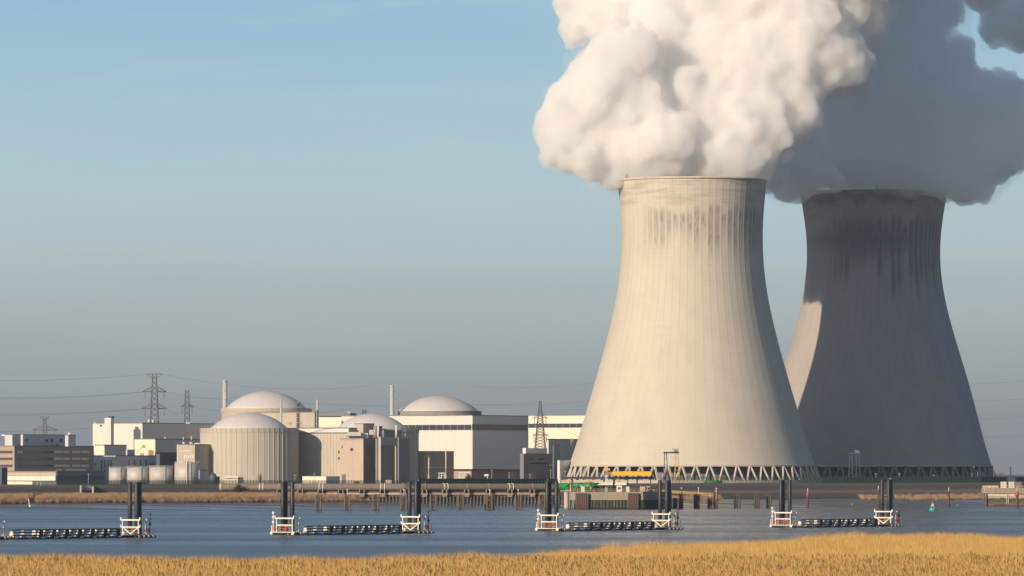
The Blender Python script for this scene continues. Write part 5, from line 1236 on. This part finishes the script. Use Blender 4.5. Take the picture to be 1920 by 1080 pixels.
    for x, y, m_, m2 in ((.4, 3.2, 'whitepaint', 'palegrey'), (52.6, -2.3, 'bluesteel', 'bluesteel')):
        mb = MB(); mb.tube((x, y, .7), (x, y, 5.3), .12, 8); o = Pt('signal_mast', mb, m_)
        for z in (3.0, 4.2, 5.2):
            mb = MB(); mb.tube((x, y, z - .28), (x, y, z + .28), .26, 10); mb.tube((x, y - .4, z), (x, y + .4, z), .1, 8); part('signal_lamp', mb, M[m2], o, local=True)
        mb = MB(); mb.beam((x, y, 4.0), (x + (.3 if x < 1 else -1.5), y + (-.9 if x < 1 else 0), 4.0), .12); part('stay', mb, M['darkgrey'], o, local=True)
    for x, y in ((.1, 3.45), (LN - .3, -2.3)):
        mb = MB(); mb.tube((x, y, .5), (x, y, 2.3), .12, 8); Pt('end_post', mb, 'whitepaint')
    for x, y in ((4.6, -.6), (45.5, -.6), (51.8, -2.3)):
        mb = MB(); mb.tube((x, y, .4), (x, y, .95), .2, 10); mb.ball((x, y, 1.1), .28); Pt('bollard', mb, 'whitepaint')
    return t
P0 = make_pontoon(); starts = [1287.5, 1370.0, 1453.1, 1535.4]
def make_piles():
    t = thing('mooring_piles', '', 'mooring piles', (0, 0, 0), 0, 'black tubular mooring piles of the pontoons')
    for k, (x, y) in enumerate(((-.5, 1.15), (.5, 1.15), (0, -1.3))):
        mb = MB(); mb.lathe((x, y, 0), [(.5, -3), (.5, 12.45), (.42, 12.55), (0, 12.55)], 24); part('pile', mb, M['pile'], t, True, local=True)
    for z in (11.7, 7.9):
        mb = MB(); mb.tube((.3, 1.0, z), (0, -1.2, z), .24, 12); part('brace', mb, M['pile'], t, True, local=True)
    mb = MB(); mb.box(-.4, 1.05, 12.55, -.2, 1.25, 12.95); part('top_fitting', mb, M['darkgrey'], t, local=True)
    return t
Q0 = make_piles()
for k, Ys in enumerate(starts):
    x, y = ppos(Ys); x += 2.9; o = P0 if k == 0 else copy_tree(P0)
    o.location = (x, y, 0); o.rotation_euler = (0, 0, PHI); o['label'] = ['black and white floating pontoon, nearest, its end cut off at the picture edge', 'black and white pontoon with red lifebuoys in front of the pipe bridge', 'black and white pontoon with red lifebuoys in front of the intake quay', 'smallest looking black and white pontoon, beside the green buoy'][k]
    for e_, off in ((0, 1.9), (1, 49.85)):
        if k == 0 and e_ == 0: continue
        q = copy_tree(Q0) if not (k == 0 and e_ == 1) else Q0
        q.location = (x + ux * off, y + uy * off, 0); q.rotation_euler = (0, 0, PHI if e_ == 0 else PHI + math.pi)
        wh = ['nearest pontoon', 'pontoon before the pipe bridge', 'pontoon before the intake quay', 'pontoon beside the green buoy'][k]
        q['label'] = 'black mooring piles at the %s end of the %s' % ('lifebuoy' if e_ == 0 else 'braced', wh)

# ------------------------------------------------------------------ pylons and power lines
def lattice_leg(mb, p0, p1, w0, w1, n, th):
    """square tapering lattice tower between heights, four legs and crossed braces"""
    prev = None
    for k in range(n + 1):
        f_ = k / n; z = p0 + (p1 - p0) * f_; wd = w0 + (w1 - w0) * f_; c = [(-wd, -wd, z), (wd, -wd, z), (wd, wd, z), (-wd, wd, z)]
        if prev:
            for i in range(4):
                j = (i + 1) % 4; mb.beam(prev[i], c[i], th * 1.3); mb.beam(prev[i], c[j], th * .8); mb.beam(prev[j], c[i], th * .8)
        prev = c
def pylon(px, Y, ytop, wid, arms, label, th=.32, tops=None, n=9, rz=.12, zb=7.0):
    cx = XP(px, Y); t = thing('lattice_pylon', label, 'pylon', (cx, Y, zb), rz, 'lattice pylons behind the plant'); s_ = Y / F; h = ZY(ytop, Y) - zb; th *= 1.25; at_ = th * 1.35
    mb = MB(); lattice_leg(mb, 0, h * .55, wid[0] * s_, wid[1] * s_, n, th); lattice_leg(mb, h * .55, h, wid[1] * s_, wid[2] * s_, n, th * .8); part('tower_body', mb, M['lattice'], t, local=True)
    for (ya, half, rise) in arms:
        z = ZY(ya, Y) - zb; hw = half * s_; mb = MB()
        for sg in (-1, 1):
            for yy in (-.5, .5):
                mb.beam((sg * wid[1] * s_ * .7, yy, z), (sg * hw, 0, z), at_); mb.beam((sg * wid[1] * s_ * .6, yy, z + rise * s_), (sg * hw, 0, z), at_ * .8)
            for q in range(1, 5): f_ = q / 5; xx = sg * hw * f_; mb.beam((xx, 0, z), (xx * .85, 0, z + rise * s_ * (1 - f_)), th * .5)
        part('cross_arm', mb, M['lattice'], t, local=True)
        if half > 8:
            for sg in (-1, 1):
                mb = MB(); mb.tube((sg * hw * .78, 0, z), (sg * hw * .78, 0, z - 14 * s_), .16, 6); part('insulator', mb, M['lattice'], t, local=True)
    return t
pylon(289.8, 3700, 703, (13, 7.5, 3.6), [(734.5, 22.5, 9.5), (766, 23, 10)], 'tallest lattice pylon with two wide cross arms above the white hall')
tt = [o for o in COL.objects if o.name.startswith('lattice_pylon')][-1]
mb = MB(); s_ = 3700 / F; h = ZY(703, 3700) - 7
for sg in (-1, 1): mb.beam((sg * 3 * s_, 0, h - 7 * s_), (sg * 15 * s_, 0, h + .6), .3); mb.beam((0, 0, h + .6), (sg * 15 * s_, 0, h + .6), .4)
part('earth_wire_arm', mb, M['lattice'], tt, local=True)
pylon(350.8, 3800, 731, (8, 4.9, 3.3), [(762, 12, 5)], 'narrow lattice pylon standing beside the tallest one', n=8, th=.28)
pylon(84, 3900, 784, (7, 4.5, 2.2), [(806, 24, 8)], 'small lattice mast with a splayed head over the brown office roof', n=8, th=.28)
tt = bpy.data.objects['lattice_pylon.002']; mb = MB(); s_ = 3900 / F; h = ZY(784, 3900) - 7
for sg in (-1, 1): mb.beam((sg * 2 * s_, 0, h - 4 * s_), (sg * 8.5 * s_, 0, h + .8), .25); mb.beam((0, 0, h + .8), (sg * 8.5 * s_, 0, h + .8), .3); mb.beam((sg * 4 * s_, 0, h - 1), (sg * 4 * s_, 0, h + .8), .2)
part('splayed_head', mb, M['lattice'], tt, local=True)
pylon(1013, 3290, 751.5, (9.5, 5.2, 1.6), [(783.5, 14, 5), (816, 15, 5)], 'lattice pylon with tapered head in front of the bright cream hall', n=9, th=.19, zb=ZY(840, 3290))
pylon(683, 3900, 768, (3, 3, 2.8), [], 'short lattice mast peeking over the second dome', n=8, th=.3)
def wire(pa, pb, sag, lab, r_=.05):
    cu = MB(); n_ = 14; pts_ = [pa.lerp(pb, k / n_) + Vector((0, 0, -4 * sag * (k / n_) * (1 - k / n_))) for k in range(n_ + 1)]
    for a, b in zip(pts_, pts_[1:]): cu.tube(a, b, r_, 4, cap=False)
    single('power_line', cu, M['lattice'], lab, 'power line', 'power lines behind the plant')
for (xa, ya, Ya, xb, yb, Yb_, sag, lab) in ((-40, 713, 3500, 276, 701.5, 3698, 1.5, 'topmost power line running out to the pylon head'), (-40, 744.5, 3500, 267, 734.8, 3696, 1.5, 'upper line of the pair reaching the upper cross arm'), (-40, 748, 3490, 267, 735.4, 3690, 1.5, 'lower line of the pair reaching the upper cross arm'),
        (-40, 776, 3500, 267, 766.3, 3696, 1.2, 'upper line of the pair reaching the lower cross arm'), (-40, 779.5, 3490, 267, 767, 3690, 1.2, 'lower line of the pair reaching the lower cross arm'), (-40, 808.5, 3700, 186, 801.5, 3880, 1, 'low line passing the small mast head'),
        (312, 734.8, 3702, 442, 746, 3900, 2, 'line from the tall pylon towards the thick steel stack'), (313, 766.5, 3702, 352, 760, 3800, 4, 'slack line between the tall and the narrow pylon'), (304, 701.8, 3702, 700, 722, 4600, 6, 'faint top line beyond the tall pylon over the domes'),
        (362, 764, 3802, 690, 762, 4400, 5, 'line from the narrow pylon behind the domes'), (442, 746, 3900, 1010, 755, 4100, 4, 'line over the white hall dome towards the cream hall'), (880, 757.5, 4100, 1180, 741, 3700, 3, 'line rising from the pylon by the cream hall to the sunlit tower'), (880, 724, 4100, 1180, 709, 3800, 3, 'faint upper line left of the sunlit tower'),
        (1012, 785, 3290, 1100, 822, 3292, 1, 'line dropping from the pylon across the cream hall'), (1014, 818, 3290, 1085, 838, 3291, .5, 'lowest line dropping across the cream hall'), (1790, 718, 4200, 1960, 710.5, 4000, 1.2, 'uppermost line leaving the shaded tower towards the picture edge'),
        (1790, 751, 4200, 1960, 744, 4000, 1.2, 'second line leaving the shaded tower'), (1800, 785, 4200, 1960, 777, 4000, 1.2, 'third line leaving the shaded tower'), (1800, 819, 4200, 1960, 811, 4000, 1.2, 'lowest line leaving the shaded tower')):
    wire(P(xa, ya, Ya), P(xb, yb, Yb_), sag, lab)

# ------------------------------------------------------------------ bushes, bare trees, gulls
def bush(name, px, yt, wpx, Y, zb_, lab, m, leafy=True, seed=1, cat='bush'):
    r = random.Random(seed); cx = XP(px, Y); t = thing(name, lab, cat, (cx, Y, zb_)); hh = ZY(yt, Y) - zb_; ww = wpx * Y / F / 2; mb = MB(); ml_ = MB()
    for _ in range(26):
        a = r.random() * 6.283; d = ww * math.sqrt(r.random()); k = math.sqrt(max(0, 1 - (d / ww) ** 2)); tip = (d * math.cos(a), d * math.sin(a) * .8, hh * (.45 + .55 * k) * r.uniform(.75, 1.05))
        mid = (tip[0] * .4 + r.uniform(-.2, .2), tip[1] * .4, tip[2] * .55); mb.tube((0, 0, 0), mid, .10, 5, .05); mb.tube(mid, tip, .05, 4, .015)
        for _k in range(10):
            q = (mid[0] + (tip[0] - mid[0]) * r.random(), mid[1] + (tip[1] - mid[1]) * r.random(), mid[2] + (tip[2] - mid[2]) * r.random()); e_ = (q[0] + r.gauss(0, .35), q[1] + r.gauss(0, .35), q[2] + abs(r.gauss(.3, .3)))
            mb.tube(q, e_, .03, 3, .01)
            if leafy:
                for _q in range(6):
                    c = (e_[0] + r.gauss(0, .3), e_[1] + r.gauss(0, .3), e_[2] + r.gauss(0, .25)); s__ = r.uniform(.08, .2); v1 = Vector((r.gauss(0, 1), r.gauss(0, 1), r.gauss(0, 1))).normalized() * s__; v2 = Vector((r.gauss(0, 1), r.gauss(0, 1), r.gauss(0, 1))).normalized() * s__
                    c = Vector(c); ml_.add([c - v1, c + v2, c + v1, c - v2], [(0, 1, 2, 3)])
    part('branches', mb, M['bark'] if leafy else M[m], t, local=True)
    if leafy: part('foliage', ml_, M[m], t, local=True)
x, y = wq(447, 178)
bush('bush', 447, 908.5, 20, y, terr(x, 178) - .2, 'dark round bush in front of the brown pipe on the reed slope', 'bushdark', True, 3)
for px, yt, w_, Y, lab, m_, lf, sd_ in ((489, 886, 14, 3040, 'bare pinkish shrub at the foot of the ribbed reactor', 'bushred', False, 4), (962, 883, 24, 3080, 'reddish bare bush before the plinth of the white hall', 'bushred', False, 5), (997, 884, 26, 3080, 'wider reddish bare bush before the dark service block', 'bushred', False, 6), (880, 889, 20, 3060, 'dark bush under the white pipe portal', 'bushdark', True, 7),
        (1876, 882, 18, 3900, 'faint bare tree on the open horizon past the shaded tower', 'bushred', False, 8)):
    bush('bare_tree' if px == 1876 else 'bush', px, yt, w_, Y, 6.8, lab, m_, lf, sd_, 'tree' if px == 1876 else 'bush')
def gull(px, py, Y, lab, z=None):
    c = P(px, py, Y) if z is None else Vector((XP(px, Y), Y, z)); t = MB()
    t.ball((0, 0, .12), .26, .11, .11, 10, 6); t.ball((.24, 0, .27), .075, .06, .065, 8, 5); t.tube((.17, 0, .16), (.24, 0, .25), .05, 6); t.tube((.30, 0, .27), (.38, 0, .25), .018, 4, .006); t.tube((-.2, 0, .13), (-.42, 0, .15), .05, 5, .01)
    single('gull', t, M['whitepaint'], lab, 'gull', 'white gulls resting on the water and mud', smooth=True).location = c
for px, py, lab in ((225, 944.6, 'white gull on the mud left of the first mooring piles'), (299.5, 944.6, 'white gull on the mud just past the first mooring piles'), (306, 944.2, 'second white gull on the mud just past the first mooring piles'), (388.5, 950.5, 'lone white gull on the mud below the ribbed reactor'), (460, 945, 'white gull on the mud below the first white pipe bands'), (888, 953, 'white gull near the fifth pile group'), (905, 951, 'white gull just left of the broadest pile group'), (1597, 946.3, 'white gull on the grey water before the last piles'), (1795, 947.5, 'white gull right of the lone brown pile')):
    Y = 2350
    for _ in range(12): X = XP(px, Y); z = max(0, terr(X, Y - shoreY(X))); Y = (HC - z) / ((py - YH) / F)
    gull(px, py, Y, lab, z)
gull(1342, 914.6, 2240, 'white gull perched on the high rusty piles', ZY(921.2, 2240)); gull(1669, 897.5, 1584, 'white gull perched on the last black mooring piles', 12.6)

# torn thin vapour round the dense plumes
steam('steam_wisps', [b for b in FRONT if b[1] > -160 and b[2] > 30], 'thin torn vapour fringing the bright steam plume', 21, .010, .99, ((34, 22), (13, 15), (5.5, 7)), 1.09, 1.9)
steam('steam_wisps', [b for b in REAR if b[1] > -100 and b[2] > 26], 'thin torn vapour fringing the grey rear plume', 23, .010, .999, ((34, 22), (13, 15), (5.5, 7)), 1.12, 1.9)

# ------------------------------------------------------------------ haze: the air over the river
mb = MB(); mb.box(-9500, -400, -16, 9500, 16500, 520)
hz = part('haze', mb, NG('haze_air').m); hz['kind'] = 'stuff'
g_ = hz.data.materials[0].node_tree; g_.nodes.remove(g_.nodes['Principled BSDF'])
vp = g_.nodes.new('ShaderNodeVolumePrincipled'); vp.inputs['Color'].default_value = (.62, .74, .96, 1); vp.inputs['Density'].default_value = HAZE
vp.inputs['Anisotropy'].default_value = .2; g_.links.new(vp.outputs[0], g_.nodes['Material Output'].inputs['Volume'])
